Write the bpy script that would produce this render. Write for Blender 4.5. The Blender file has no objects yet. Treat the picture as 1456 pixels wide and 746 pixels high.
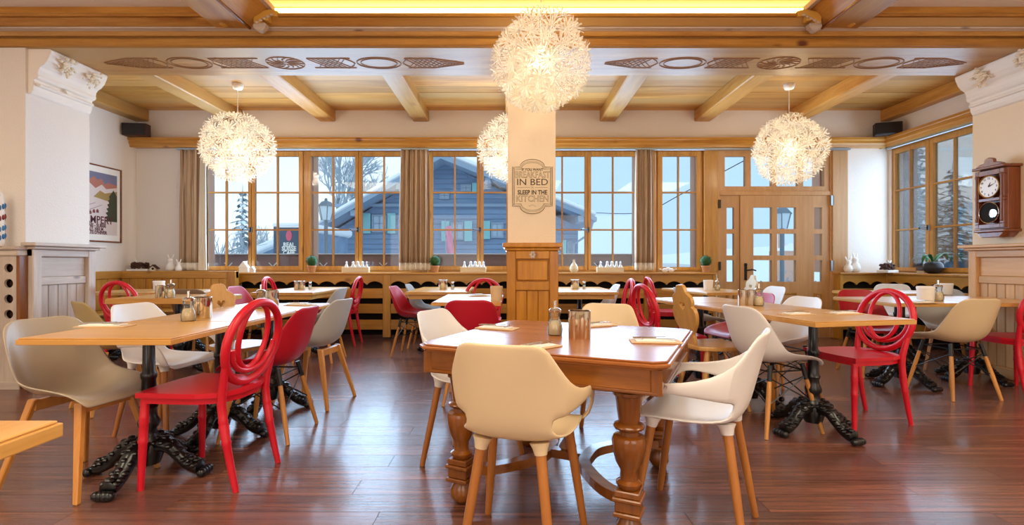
import bpy, bmesh, math, random
from mathutils import Vector, Matrix
R = random.Random(7)
PI = math.pi
C = bpy.context.scene.collection
S = bpy.context.scene
# ------------------------------------------------------------------ camera, world, lights
F = 715.0                     # focal length in pixels of the 1456 wide frame
H = 1.064                     # camera height
cam_d = bpy.data.cameras.new('camera'); cam_d.sensor_fit = 'HORIZONTAL'; cam_d.sensor_width = 36
cam_d.lens = F / 1456 * 36; cam_d.clip_start = .05; cam_d.clip_end = 2000
cam = bpy.data.objects.new('camera', cam_d); C.objects.link(cam)
cam.location = (0, 0, H); cam.rotation_euler = (PI / 2, 0, 0)
S.camera = cam
S.view_settings.view_transform = 'Standard'; S.view_settings.look = 'None'
S.view_settings.exposure = 0.55; S.view_settings.gamma = 1.0; S.view_settings.use_curve_mapping = False
S.cycles.max_bounces = 10; S.cycles.diffuse_bounces = 5; S.cycles.glossy_bounces = 4
S.cycles.transparent_max_bounces = 24; S.cycles.transmission_bounces = 6
S.cycles.sample_clamp_indirect = 6.0

def lin(h):
    h = h.lstrip('#')
    v = [int(h[i:i + 2], 16) / 255 for i in (0, 2, 4)]
    return tuple(((c / 12.92) if c <= .04045 else ((c + .055) / 1.055) ** 2.4) for c in v) + (1,)

w = bpy.data.worlds.new('sky'); S.world = w; w.use_nodes = True
nt = w.node_tree; nt.nodes.clear()
wo = nt.nodes.new('ShaderNodeOutputWorld'); bg = nt.nodes.new('ShaderNodeBackground')
tc = nt.nodes.new('ShaderNodeTexCoord'); sp = nt.nodes.new('ShaderNodeSeparateXYZ'); cr = nt.nodes.new('ShaderNodeValToRGB')
cr.color_ramp.elements[0].position = 0.0; cr.color_ramp.elements[0].color = lin('#eef7fc')
cr.color_ramp.elements[1].position = .55; cr.color_ramp.elements[1].color = lin('#c6e2f4')
nt.links.new(tc.outputs['Generated'], sp.inputs[0]); nt.links.new(sp.outputs['Z'], cr.inputs[0])
nt.links.new(cr.outputs[0], bg.inputs[0]); nt.links.new(bg.outputs[0], wo.inputs[0])
bg.inputs[1].default_value = .98

def area(name, loc, rot, sx, sy, energy, col):
    d = bpy.data.lights.new(name, 'AREA'); d.shape = 'RECTANGLE'; d.size = sx; d.size_y = sy; d.energy = energy; d.color = col
    o = bpy.data.objects.new(name, d); C.objects.link(o); o.location = loc; o.rotation_euler = rot
    return o
# unseen fill lights added behind the camera and under the front ceiling
area('front_fill', (-2.6, -3.1, 1.8), (PI / 2, 0, 0), 3.2, 1.8, 34, (1, .95, .90))
area('front_fill', (2.6, -3.1, 1.8), (PI / 2, 0, 0), 3.2, 1.8, 34, (1, .95, .90))
area('ceiling_fill', (-3.6, .6, 3.12), (0, 0, 0), 1.6, 1.6, 52, (1, .87, .62))
area('ceiling_fill', (3.8, .6, 3.12), (0, 0, 0), 1.6, 1.6, 52, (1, .87, .62))
area('ceiling_fill', (.2, .4, 3.2), (0, 0, 0), 2.2, 1.6, 56, (1, .87, .64))
# daylight pouring in through the window band and the side window
area('window_daylight', (-.75, 7.115, 1.8), (-PI / 2, 0, 0), 7.2, 1.62, 200, (.46, .71, 1))
area('side_window_daylight', (5.33, 6.4, 1.8), (PI / 2, 0, PI / 2), 1.3, 1.6, 20, (.5, .74, 1))

# ------------------------------------------------------------------ geometry helpers
class MB:
    def __init__(s): s.v = []; s.f = []
    def add(s, vs, fs):
        n = len(s.v); s.v += [tuple(p) for p in vs]; s.f += [tuple(i + n for i in f) for f in fs]; return s
    def box(s, x0, x1, y0, y1, z0, z1):
        return s.add([(x0, y0, z0), (x1, y0, z0), (x1, y1, z0), (x0, y1, z0), (x0, y0, z1), (x1, y0, z1), (x1, y1, z1), (x0, y1, z1)],
                     [(0, 3, 2, 1), (4, 5, 6, 7), (0, 1, 5, 4), (1, 2, 6, 5), (2, 3, 7, 6), (3, 0, 4, 7)])
    def cbox(s, c, d): return s.box(c[0] - d[0] / 2, c[0] + d[0] / 2, c[1] - d[1] / 2, c[1] + d[1] / 2, c[2] - d[2] / 2, c[2] + d[2] / 2)
    def lathe(s, prof, n=16, c=(0, 0, 0), mat=None):
        vs = []; fs = []
        for r, z in prof:
            for k in range(n):
                a = 2 * PI * k / n; p = Vector((r * math.cos(a), r * math.sin(a), z))
                if mat is not None: p = mat @ p
                vs.append((p.x + c[0], p.y + c[1], p.z + c[2]))
        m = len(prof)
        for i in range(m - 1):
            for k in range(n):
                k2 = (k + 1) % n
                fs.append((i * n + k, i * n + k2, (i + 1) * n + k2, (i + 1) * n + k))
        fs.append(tuple(reversed(range(n)))); fs.append(tuple(range((m - 1) * n, m * n)))
        return s.add(vs, fs)
    def tube(s, pts, r, n=8, closed=False, flat=None):
        pts = [Vector(p) for p in pts]; m = len(pts)
        rs = r if isinstance(r, (list, tuple)) else [r] * m
        vs = []; fs = []; up = None
        for i, p in enumerate(pts):
            a = pts[(i - 1) % m] if (closed or i > 0) else p
            b = pts[(i + 1) % m] if (closed or i < m - 1) else p
            t = (b - a)
            t = t.normalized() if t.length > 1e-9 else Vector((0, 0, 1))
            if up is None:
                up = Vector((0, 0, 1)) if abs(t.z) < .9 else Vector((0, 1, 0))
            sd = t.cross(up)
            if sd.length < 1e-6: sd = t.cross(Vector((1, 0, 0)))
            sd.normalize(); up = sd.cross(t).normalized()
            for k in range(n):
                q = 2 * PI * k / n + PI / n
                fx = 1 if flat is None else flat
                d = sd * math.cos(q) * rs[i] + up * math.sin(q) * rs[i] * fx
                vs.append(tuple(p + d))
        seg = m if closed else m - 1
        for i in range(seg):
            j = (i + 1) % m
            for k in range(n):
                k2 = (k + 1) % n
                fs.append((i * n + k, i * n + k2, j * n + k2, j * n + k))
        if not closed:
            fs.append(tuple(reversed(range(n)))); fs.append(tuple(range((m - 1) * n, m * n)))
        return s.add(vs, fs)
    def prism(s, poly, a, b, ax='y'):
        """2D polygon extruded from a to b along axis; poly in the two other axes (x,z), (x,y) or (y,z)."""
        n = len(poly)
        def P3(u, v, t): return {'y': (u, t, v), 'z': (u, v, t), 'x': (t, u, v)}[ax]
        vs = [P3(u, v, a) for u, v in poly] + [P3(u, v, b) for u, v in poly]
        fs = [tuple(range(n)), tuple(reversed(range(n, 2 * n)))] + [(i, (i + 1) % n, n + (i + 1) % n, n + i) for i in range(n)]
        return s.add(vs, fs)
    def grid(s, rows, flip=False):
        m = len(rows); n = len(rows[0]); vs = [p for r in rows for p in r]; fs = []
        for i in range(m - 1):
            for k in range(n - 1):
                q = (i * n + k, i * n + k + 1, (i + 1) * n + k + 1, (i + 1) * n + k)
                fs.append(q[::-1] if flip else q)
        return s.add(vs, fs)
    def ball(s, c, r, n=10, m=6, sc=(1, 1, 1)):
        vs = [(c[0], c[1], c[2] - r * sc[2])]; fs = []
        for i in range(1, m):
            a = -PI / 2 + PI * i / m
            for k in range(n):
                b = 2 * PI * k / n
                vs.append((c[0] + r * sc[0] * math.cos(a) * math.cos(b), c[1] + r * sc[1] * math.cos(a) * math.sin(b), c[2] + r * sc[2] * math.sin(a)))
        vs.append((c[0], c[1], c[2] + r * sc[2])); top = len(vs) - 1
        for k in range(n):
            k2 = (k + 1) % n
            fs.append((0, 1 + k2, 1 + k)); fs.append((top, 1 + (m - 2) * n + k, 1 + (m - 2) * n + k2))
            for i in range(m - 2):
                fs.append((1 + i * n + k, 1 + i * n + k2, 1 + (i + 1) * n + k2, 1 + (i + 1) * n + k))
        return s.add(vs, fs)
    def xf(s, mat):
        s.v = [tuple(mat @ Vector(p)) for p in s.v]; return s
    def mesh(s, name, mat, smooth=False, bev=0, seg=1, tri=False):
        me = bpy.data.meshes.new(name); me.from_pydata(s.v, [], s.f)
        bm = bmesh.new(); bm.from_mesh(me)
        bmesh.ops.recalc_face_normals(bm, faces=bm.faces)
        if bev:
            es = [e for e in bm.edges if len(e.link_faces) == 2 and e.calc_face_angle(0) > .5]
            bmesh.ops.bevel(bm, geom=es, offset=bev, segments=seg, affect='EDGES', profile=.5, clamp_overlap=True)
        bm.to_mesh(me); bm.free()
        if mat: me.materials.append(mat)
        if smooth:
            me.polygons.foreach_set('use_smooth', [True] * len(me.polygons))
            try: me.set_sharp_from_angle(angle=.9)
            except Exception: pass
        return me

def link(name, me, parent=None, loc=None, rz=None):
    o = bpy.data.objects.new(name, me); C.objects.link(o)
    if parent: o.parent = parent
    if loc is not None: o.location = loc
    if rz is not None: o.rotation_euler = (0, 0, rz)
    return o
def obj(name, mb, mat, parent=None, smooth=False, bev=0, seg=1, loc=None, rz=None):
    return link(name, mb.mesh(name, mat, smooth, bev, seg), parent, loc, rz)
def tag(o, label=None, cat=None, group=None, kind=None):
    if label: o['label'] = label
    if cat: o['category'] = cat
    if group: o['group'] = group
    if kind: o['kind'] = kind
    return o
def thing(name, label, cat, loc=(0, 0, 0), rz=0, group=None):
    o = link(name, None, None, loc, rz); o.empty_display_size = .1
    return tag(o, label, cat, group)
def struct(name, mb, mat, smooth=False, bev=0, label=None):
    o = obj(name, mb, mat, None, smooth, bev); o['kind'] = 'structure'
    if label: o['label'] = label
    return o
def sempty(name, label=None, loc=(0, 0, 0)):
    o = link(name, None, None, loc); o['kind'] = 'structure'
    if label: o['label'] = label
    return o
KIDS = {}
def kids(o): return [c for c in bpy.data.objects if c.parent is o]
def dup(root, loc, rz, label, group=None, mats=None):
    """copy of a thing with its parts and sub-parts; mats: {part name: material}"""
    if root.name not in KIDS:
        KIDS[root.name] = [(c, kids(c)) for c in kids(root)]
    r = root.copy(); C.objects.link(r); r.location = loc; r.rotation_euler = (0, 0, rz); r['label'] = label
    if group: r['group'] = group
    for ch, gs in KIDS[root.name]:
        c = ch.copy(); C.objects.link(c); c.parent = r
        b = ch.name.split('.')[0]
        if mats and b in mats:
            c.material_slots[0].link = 'OBJECT'; c.material_slots[0].material = mats[b]
        for g in gs:
            d = g.copy(); C.objects.link(d); d.parent = c
    return r
def P(px, py, z):
    """point of height z seen at a pixel of the photograph"""
    Y = F * (H - z) / (py - 373); return Vector(((px - 728) * Y / F, Y, z))
def text_mesh(body, size, mat, extrude=.001, outline=0, name='lettering', sx=1.0, bold=0):
    c = bpy.data.curves.new('t', 'FONT'); c.body = body; c.size = size; c.align_x = 'CENTER'; c.align_y = 'CENTER'; c.resolution_u = 3
    if outline:
        c.fill_mode = 'NONE'; c.bevel_depth = outline; c.bevel_resolution = 0
    else:
        c.extrude = extrude; c.offset = bold
    o = bpy.data.objects.new('t', c); C.objects.link(o); o.scale = (sx, 1, 1)
    dg = bpy.context.evaluated_depsgraph_get(); me = bpy.data.meshes.new_from_object(o.evaluated_get(dg))
    bpy.data.objects.remove(o); bpy.data.curves.remove(c)
    for v in me.vertices: v.co.x *= sx
    me.name = name; me.materials.clear(); me.materials.append(mat)
    return me
def shape_mesh(outer, holes, thick, mat, name='board', bev=0):
    """flat board (in local XY) with holes"""
    c = bpy.data.curves.new('s', 'CURVE'); c.dimensions = '2D'; c.fill_mode = 'BOTH'; c.extrude = thick / 2; c.bevel_depth = bev
    for ring in [outer] + holes:
        sp_ = c.splines.new('POLY'); sp_.points.add(len(ring) - 1)
        for i, (x, y) in enumerate(ring): sp_.points[i].co = (x, y, 0, 1)
        sp_.use_cyclic_u = True
    o = bpy.data.objects.new('s', c); C.objects.link(o)
    dg = bpy.context.evaluated_depsgraph_get(); me = bpy.data.meshes.new_from_object(o.evaluated_get(dg))
    bpy.data.objects.remove(o); bpy.data.curves.remove(c)
    me.name = name; me.materials.clear(); me.materials.append(mat)
    return me
def smoothpoly(pts, n=4):
    out = []; m = len(pts)
    for i in range(m):
        p0, p1, p2, p3 = (Vector(pts[(i + d) % m]) for d in (-1, 0, 1, 2))
        for k in range(n):
            t = k / n
            q = .5 * ((2 * p1) + (p2 - p0) * t + (2 * p0 - 5 * p1 + 4 * p2 - p3) * t * t + (3 * p1 - p0 - 3 * p2 + p3) * t ** 3)
            out.append(tuple(q))
    return out
def spline(pts, n=5):
    pts = [Vector(p) for p in pts]; out = []
    for i in range(len(pts) - 1):
        p0 = pts[max(i - 1, 0)]; p1 = pts[i]; p2 = pts[i + 1]; p3 = pts[min(i + 2, len(pts) - 1)]
        for k in range(n):
            t = k / n
            out.append(.5 * ((2 * p1) + (p2 - p0) * t + (2 * p0 - 5 * p1 + 4 * p2 - p3) * t * t + (3 * p1 - p0 - 3 * p2 + p3) * t ** 3))
    out.append(pts[-1]); return out

# ------------------------------------------------------------------ materials
def base(name):
    m = bpy.data.materials.new(name); m.use_nodes = True
    return m, m.node_tree, m.node_tree.nodes['Principled BSDF']
def flat(name, col, rough=.5, metal=0, spec=.5, coat=0, emit=None, es=0, bump=0, bscale=60, var=0):
    m, t, b = base(name); c = lin(col)
    b.inputs['Base Color'].default_value = c; b.inputs['Roughness'].default_value = rough
    b.inputs['Metallic'].default_value = metal; b.inputs['Specular IOR Level'].default_value = spec
    b.inputs['Coat Weight'].default_value = coat
    if emit: b.inputs['Emission Color'].default_value = lin(emit); b.inputs['Emission Strength'].default_value = es
    if bump or var:
        tcn = t.nodes.new('ShaderNodeTexCoord'); nz = t.nodes.new('ShaderNodeTexNoise')
        nz.inputs['Scale'].default_value = bscale; nz.inputs['Detail'].default_value = 4
        t.links.new(tcn.outputs['Object'], nz.inputs['Vector'])
        if bump:
            bp = t.nodes.new('ShaderNodeBump'); bp.inputs['Strength'].default_value = bump; bp.inputs['Distance'].default_value = .01
            t.links.new(nz.outputs['Fac'], bp.inputs['Height']); t.links.new(bp.outputs[0], b.inputs['Normal'])
        if var:
            r = t.nodes.new('ShaderNodeValToRGB'); r.color_ramp.elements[0].position = .3; r.color_ramp.elements[1].position = .7
            r.color_ramp.elements[0].color = tuple(x * (1 - var) for x in c[:3]) + (1,); r.color_ramp.elements[1].color = c
            t.links.new(nz.outputs['Fac'], r.inputs[0]); t.links.new(r.outputs[0], b.inputs['Base Color'])
    return m
def wood(name, c1, c2, axis='x', rough=.4, scale=7.0, stretch=14.0, knots=0, c3=None, coat=0, rnd=.25, bump=.12, knotcol='#5a2c12', fine=.4, bd=.004, spec=.5):
    """streaky grain along an axis, blotches, per-object tint and optional knots"""
    m, t, b = base(name); N = t.nodes; L = t.links
    tcn = N.new('ShaderNodeTexCoord'); oi = N.new('ShaderNodeObjectInfo'); mp = N.new('ShaderNodeMapping')
    sc = {'x': (scale / stretch, scale, scale), 'y': (scale, scale / stretch, scale), 'z': (scale, scale, scale / stretch)}[axis]
    mp.inputs['Scale'].default_value = sc
    cm = N.new('ShaderNodeCombineXYZ'); mu = N.new('ShaderNodeMath'); mu.operation = 'MULTIPLY'; mu.inputs[1].default_value = 37.0
    L.new(oi.outputs['Random'], mu.inputs[0])
    for k in range(3): L.new(mu.outputs[0], cm.inputs[k])
    ad = N.new('ShaderNodeVectorMath'); ad.operation = 'ADD'
    L.new(tcn.outputs['Object'], ad.inputs[0]); L.new(cm.outputs[0], ad.inputs[1]); L.new(ad.outputs[0], mp.inputs['Vector'])
    n1 = N.new('ShaderNodeTexNoise'); n1.inputs['Scale'].default_value = 1.0; n1.inputs['Detail'].default_value = 6; n1.inputs['Roughness'].default_value = .65; n1.inputs['Distortion'].default_value = .6
    n2 = N.new('ShaderNodeTexNoise'); n2.inputs['Scale'].default_value = 5.0; n2.inputs['Detail'].default_value = 5; n2.inputs['Roughness'].default_value = .7
    L.new(mp.outputs[0], n1.inputs['Vector']); L.new(mp.outputs[0], n2.inputs['Vector'])
    mx = N.new('ShaderNodeMix'); mx.data_type = 'FLOAT'; mx.inputs[0].default_value = fine
    L.new(n1.outputs['Fac'], mx.inputs[2]); L.new(n2.outputs['Fac'], mx.inputs[3])
    r = N.new('ShaderNodeValToRGB'); r.color_ramp.elements[0].position = .34; r.color_ramp.elements[1].position = .66
    r.color_ramp.elements[0].color = lin(c1); r.color_ramp.elements[1].color = lin(c2)
    L.new(mx.outputs[0], r.inputs[0]); col = r.outputs[0]
    if c3:
        n3 = N.new('ShaderNodeTexNoise'); n3.inputs['Scale'].default_value = .35; n3.inputs['Detail'].default_value = 3
        L.new(mp.outputs[0], n3.inputs['Vector'])
        r3 = N.new('ShaderNodeValToRGB'); r3.color_ramp.elements[0].position = .42; r3.color_ramp.elements[1].position = .62
        L.new(n3.outputs['Fac'], r3.inputs[0])
        m3 = N.new('ShaderNodeMix'); m3.data_type = 'RGBA'; m3.inputs[7].default_value = lin(c3)
        L.new(r3.outputs[0], m3.inputs[0]); L.new(col, m3.inputs[6]); col = m3.outputs[2]
    if knots:
        vo = N.new('ShaderNodeTexVoronoi'); vo.inputs['Scale'].default_value = knots
        kp = N.new('ShaderNodeMapping'); kp.inputs['Scale'].default_value = {'x': (.6, 1, 1), 'y': (1, .6, 1), 'z': (1, 1, .6)}[axis]
        L.new(ad.outputs[0], kp.inputs['Vector']); L.new(kp.outputs[0], vo.inputs['Vector'])
        kr = N.new('ShaderNodeValToRGB'); kr.color_ramp.elements[0].position = .05; kr.color_ramp.elements[1].position = .13
        kr.color_ramp.elements[0].color = (1, 1, 1, 1); kr.color_ramp.elements[1].color = (0, 0, 0, 1)
        L.new(vo.outputs['Distance'], kr.inputs[0])
        km = N.new('ShaderNodeMix'); km.data_type = 'RGBA'; km.inputs[7].default_value = lin(knotcol)
        L.new(kr.outputs[0], km.inputs[0]); L.new(col, km.inputs[6]); col = km.outputs[2]
    if rnd:
        hv = N.new('ShaderNodeHueSaturation'); mr = N.new('ShaderNodeMapRange'); mr.inputs[3].default_value = 1 - rnd; mr.inputs[4].default_value = 1 + rnd
        L.new(oi.outputs['Random'], mr.inputs[0]); L.new(mr.outputs[0], hv.inputs['Value']); L.new(col, hv.inputs['Color']); col = hv.outputs[0]
    L.new(col, b.inputs['Base Color'])
    b.inputs['Roughness'].default_value = rough; b.inputs['Specular IOR Level'].default_value = spec; b.inputs['Coat Weight'].default_value = coat; b.inputs['Coat Roughness'].default_value = .12
    if bump:
        bp = N.new('ShaderNodeBump'); bp.inputs['Strength'].default_value = bump; bp.inputs['Distance'].default_value = bd
        L.new(n2.outputs['Fac'], bp.inputs['Height']); L.new(bp.outputs[0], b.inputs['Normal'])
    return m
def glass(name, tint='#ffffff', refl=.9, base_refl=.0):
    m = bpy.data.materials.new(name); m.use_nodes = True; t = m.node_tree; t.nodes.clear()
    o = t.nodes.new('ShaderNodeOutputMaterial'); mx = t.nodes.new('ShaderNodeMixShader'); tr = t.nodes.new('ShaderNodeBsdfTransparent'); gl = t.nodes.new('ShaderNodeBsdfGlossy')
    lw = t.nodes.new('ShaderNodeFresnel'); lw.inputs[0].default_value = 1.45; ma = t.nodes.new('ShaderNodeMath'); ma.operation = 'MULTIPLY_ADD'
    ma.inputs[1].default_value = refl; ma.inputs[2].default_value = base_refl
    tr.inputs[0].default_value = lin(tint); gl.inputs['Roughness'].default_value = .02
    t.links.new(lw.outputs[0], ma.inputs[0]); t.links.new(ma.outputs[0], mx.inputs[0]); t.links.new(tr.outputs[0], mx.inputs[1]); t.links.new(gl.outputs[0], mx.inputs[2]); t.links.new(mx.outputs[0], o.inputs[0])
    return m
def emis(name, col, st):
    m = bpy.data.materials.new(name); m.use_nodes = True; t = m.node_tree; t.nodes.clear()
    o = t.nodes.new('ShaderNodeOutputMaterial'); e = t.nodes.new('ShaderNodeEmission'); e.inputs[0].default_value = lin(col); e.inputs[1].default_value = st
    t.links.new(e.outputs[0], o.inputs[0]); return m
def translucent(name, col, tcol):
    m = bpy.data.materials.new(name); m.use_nodes = True; t = m.node_tree; t.nodes.clear()
    o = t.nodes.new('ShaderNodeOutputMaterial'); mx = t.nodes.new('ShaderNodeMixShader'); d = t.nodes.new('ShaderNodeBsdfDiffuse'); r = t.nodes.new('ShaderNodeBsdfTranslucent')
    d.inputs[0].default_value = lin(col); r.inputs[0].default_value = lin(tcol); mx.inputs[0].default_value = .45
    t.links.new(d.outputs[0], mx.inputs[1]); t.links.new(r.outputs[0], mx.inputs[2]); t.links.new(mx.outputs[0], o.inputs[0]); return m
M = {}
M['plaster'] = flat('plaster', '#ece4dc', .85, bump=.35, bscale=70, spec=.2)
M['plaster_warm'] = flat('plaster_warm', '#f0dcc0', .85, bump=.25, bscale=70, spec=.2)
M['ceiling_white'] = flat('ceiling_white', '#f3ece6', .9, bump=.2, bscale=90, spec=.2)
M['floor_sub'] = flat('floor_sub', '#2a1210', .7)
M['floor'] = wood('floor_plank', '#180a08', '#a4684e', 'x', .27, 11, 26, c3='#6a443c', rnd=.22, bump=.5, fine=.6, bd=.004, spec=1.0, coat=.25)
for a in 'xyz':
    M['pine_' + a] = wood('pine_' + a, '#a2661a', '#d8a048', a, .38, 6, 12, knots=3.2, rnd=.14, coat=.15, knotcol='#6a3413')
    M['frame_' + a] = wood('window_wood_' + a, '#a86e22', '#d8a24e', a, .36, 7, 12, knots=2.2, rnd=.10, coat=.15)
    M['beam_' + a] = wood('beam_wood_' + a, '#a5661a', '#e0ab58', a, .42, 4, 9, c3='#c4995c', rnd=.22, knots=1.3)
    M['grey_' + a] = wood('washed_pine_' + a, '#b5a294', '#d8c9bb', a, .55, 6, 10, knots=3.4, rnd=.08, knotcol='#5d4a42')
    M['door_' + a] = wood('door_wood_' + a, '#b78652', '#cfa06c', a, .42, 7, 14, rnd=.06)
    M['antique_' + a] = wood('antique_wood_' + a, '#5a2c08', '#a8631c', a, .25, 5, 10, c3='#7a4210', rnd=.05, coat=.4)
    M['oak_' + a] = wood('table_wood_' + a, '#c0853c', '#dca85e', a, .3, 6, 14, rnd=.07, bump=.05, spec=.4)
    M['slat_' + a] = wood('slat_wood_' + a, '#a26c1c', '#ca9640', a, .36, 6, 14, knots=2.6, rnd=.12, coat=.2)
M['column_pine'] = wood('column_pine', '#a8640f', '#d8962e', 'z', .3, 6, 12, knots=4.2, rnd=.06, coat=.3)
M['antique_top'] = wood('antique_top', '#8a4a1c', '#bb763c', 'x', .27, 5, 9, c3='#9f5c2a', rnd=0, coat=0, bump=.06, spec=.36)
M['legwood'] = wood('leg_wood', '#c07a30', '#dc9c50', 'z', .35, 8, 12, rnd=.12, coat=.2)
M['armleg'] = wood('arm_leg_wood', '#9c5a20', '#bd7a38', 'z', .35, 8, 12, rnd=.08, coat=.2)
M['heartwood'] = wood('chair_pine', '#c48a3e', '#deab62', 'z', .35, 7, 10, rnd=.06, coat=.25, knots=3)
M['palewood'] = wood('pale_wood', '#e2cfae', '#f0e2c8', 'x', .5, 8, 10, rnd=.05)
M['white'] = flat('white_plastic', '#efe9e4', .38)
M['cream'] = flat('cream_plastic', '#e9cfa6', .42)
M['beige'] = flat('beige_plastic', '#d9bf96', .42)
M['olive'] = flat('olive_beige_plastic', '#a89062', .42)
M['greige'] = flat('greige_plastic', '#b5a48d', .34)
M['grey'] = flat('grey_plastic', '#b9b6b2', .4)
M['taupe'] = flat('taupe_plastic', '#7d6658', .4)
M['red'] = flat('red_plastic', '#d4152a', .34)
M['crimson'] = flat('crimson_plastic', '#b90f26', .42)
M['iron'] = flat('cast_iron', '#08080a', .3, spec=.5, coat=.15)
M['wire'] = flat('black_wire', '#141414', .4)
M['steel'] = flat('polished_steel', '#d9d4cc', .12, metal=1)
M['alu'] = flat('aluminium_rail', '#aab8c6', .35, metal=.7)
M['brass'] = flat('worn_brass', '#c9a050', .3, metal=1)
M['mirror_gold'] = flat('mirrored_tumbler', '#dccfb6', .07, metal=1)
M['pane'] = glass('window_glass', '#f6fbff', .75, .0)
M['jar'] = glass('jar_glass', '#f4f6f5', .9, .04)
M['sugar'] = flat('brown_sugar', '#f2d8aa', .8, bump=.4, bscale=300)
M['paper'] = flat('white_paper', '#f4efe6', .7)
M['kraft'] = flat('kraft_paper', '#d9b98e', .7)
M['ceramic'] = flat('white_ceramic', '#f3efea', .3)
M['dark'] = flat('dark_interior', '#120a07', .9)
M['black'] = flat('black_box', '#1c1210', .5)
M['maroon'] = wood('dark_cabinet', '#2c100b', '#4a1c12', 'x', .4, 6, 8, rnd=0)
M['mahogany'] = wood('mahogany', '#5a260e', '#8f4a20', 'z', .25, 7, 10, rnd=.05, coat=.4)
M['leaf'] = flat('box_leaf', '#2f6a2a', .6, var=.5, bscale=40)
M['terracotta'] = flat('terracotta', '#c08a62', .8)
M['curtain'] = None
M['hem'] = flat('curtain_hem', '#e9e2d8', .8)
M['snow'] = flat('snow', '#f4f8fc', .9)
M['frost'] = flat('frosted_twig', '#aab6c0', .9)
M['spruce'] = flat('frosted_spruce', '#7d9096', .9, var=.4, bscale=6)
M['chalet'] = wood('chalet_boards', '#6484a6', '#86a4c2', 'x', .8, 1.5, 10, rnd=.1, bump=0)  # blue cast of distant haze put into the board colour
M['chalet_trim'] = flat('chalet_trim', '#90a5ba', .8)
M['shutter'] = flat('shutter_green', '#86c3c6', .7)
M['railing'] = wood('balcony_board', '#6a4a48', '#8c6660', 'x', .6, 4, 10, rnd=.08)
M['reveal'] = flat('outer_reveal', '#d5a892', .85)
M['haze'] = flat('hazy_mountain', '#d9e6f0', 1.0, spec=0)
M['flower'] = translucent('lamp_paper', '#cfc8bf', '#c9bda8')
M['bulb'] = emis('lit_bulb', '#ffc878', 3.5)
M['led'] = emis('led_strip', '#ffcb66', 6.5)
M['ink'] = flat('dark_ink', '#4a3828', .7)
def stripe_mat():
    m, t, b = base('curtain_cloth'); N = t.nodes; L = t.links
    tcn = N.new('ShaderNodeTexCoord'); wv = N.new('ShaderNodeTexNoise'); mp = N.new('ShaderNodeMapping'); mp.inputs['Scale'].default_value = (22, 22, .02)
    r = N.new('ShaderNodeValToRGB'); r.color_ramp.interpolation = 'LINEAR'
    r.color_ramp.elements[0].position = .38; r.color_ramp.elements[0].color = lin('#7c5c44'); r.color_ramp.elements[1].position = .56; r.color_ramp.elements[1].color = lin('#cdb499')
    L.new(tcn.outputs['Object'], mp.inputs[0]); L.new(mp.outputs[0], wv.inputs['Vector']); L.new(wv.outputs['Fac'], r.inputs[0]); L.new(r.outputs[0], b.inputs['Base Color'])
    b.inputs['Roughness'].default_value = .9; return m
M['curtain'] = stripe_mat()

# ------------------------------------------------------------------ the setting
ZB = 7.13                                   # back wall plane
K = ZB / F
def wx(px): return (px - 728) * K
def wz(py): return H - (py - 373) * K
XL, XR = wx(194), wx(1263)                  # side walls
ZC = wz(158)                                # rear ceiling
YF0, YF1 = 4.3, 4.95                        # big cross beam, piers and column
BZ = 2.90
# floor with planks
floor = sempty('floor', 'dark reddish brown plank floor')
obj('subfloor', MB().box(XL - .3, XR + .3, -3.3, ZB + .3, -.1, -.012), M['floor_sub'], floor)['kind'] = 'structure'
pw = .158; row = 0; y = 1.2
PL = {}
while y < ZB - .01:
    y1 = min(y + pw, ZB); x = XL - R.uniform(0, 1.2)
    while x < XR:
        ln = 1.3; a, b_ = max(x, XL), min(x + ln, XR)
        if b_ - a > .02:
            key = (round(b_ - a, 3), round(y1 - y, 3))
            if key not in PL:
                PL[key] = MB().box(0, key[0] - .0025, 0, key[1] - .0025, -.012, 0).mesh('plank', M['floor'])
            link('plank', PL[key], floor, (a, y, 0))
        x += ln
    y += pw
fs = obj('floor_front', MB().box(XL - .3, XR + .3, -3.3, 1.2, -.012, 0), M['floor'], floor)
# walls
def wall(name, boxes, mat=None):
    mb = MB()
    for b in boxes: mb.box(*b)
    return struct(name, mb, mat or M['plaster'])
zt, zs = wz(210), wz(387)
wall('wall_back', [(XL - .3, wx(257), ZB, ZB + .32, 0, 3.6), (wx(1203), XR + .3, ZB, ZB + .32, 0, 3.6),
                   (wx(257), wx(1203), ZB, ZB + .32, zt, 3.6), (wx(257), wx(1020), ZB, ZB + .32, 0, zs)])
wall('wall_left', [(XL - .3, XL, -3.3, ZB, 0, 3.6)])
# right wall has the window opening
RY0, RY1 = 5.71, 7.07
rzt = H + (373 - 213) * RY1 * 0 + 1.62; rzb = .915
rzt = 1.064 + 1.60
wall('wall_right', [(XR, XR + .3, -3.3, RY0, 0, 3.6), (XR, XR + .3, RY1, ZB, 0, 3.6), (XR, XR + .3, RY0, RY1, 0, rzb), (XR, XR + .3, RY0, RY1, rzt, 3.6)])
wall('wall_front', [(XL - .3, XR + .3, -3.6, -3.3, 0, 3.6)], M['plaster_warm'])
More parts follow.
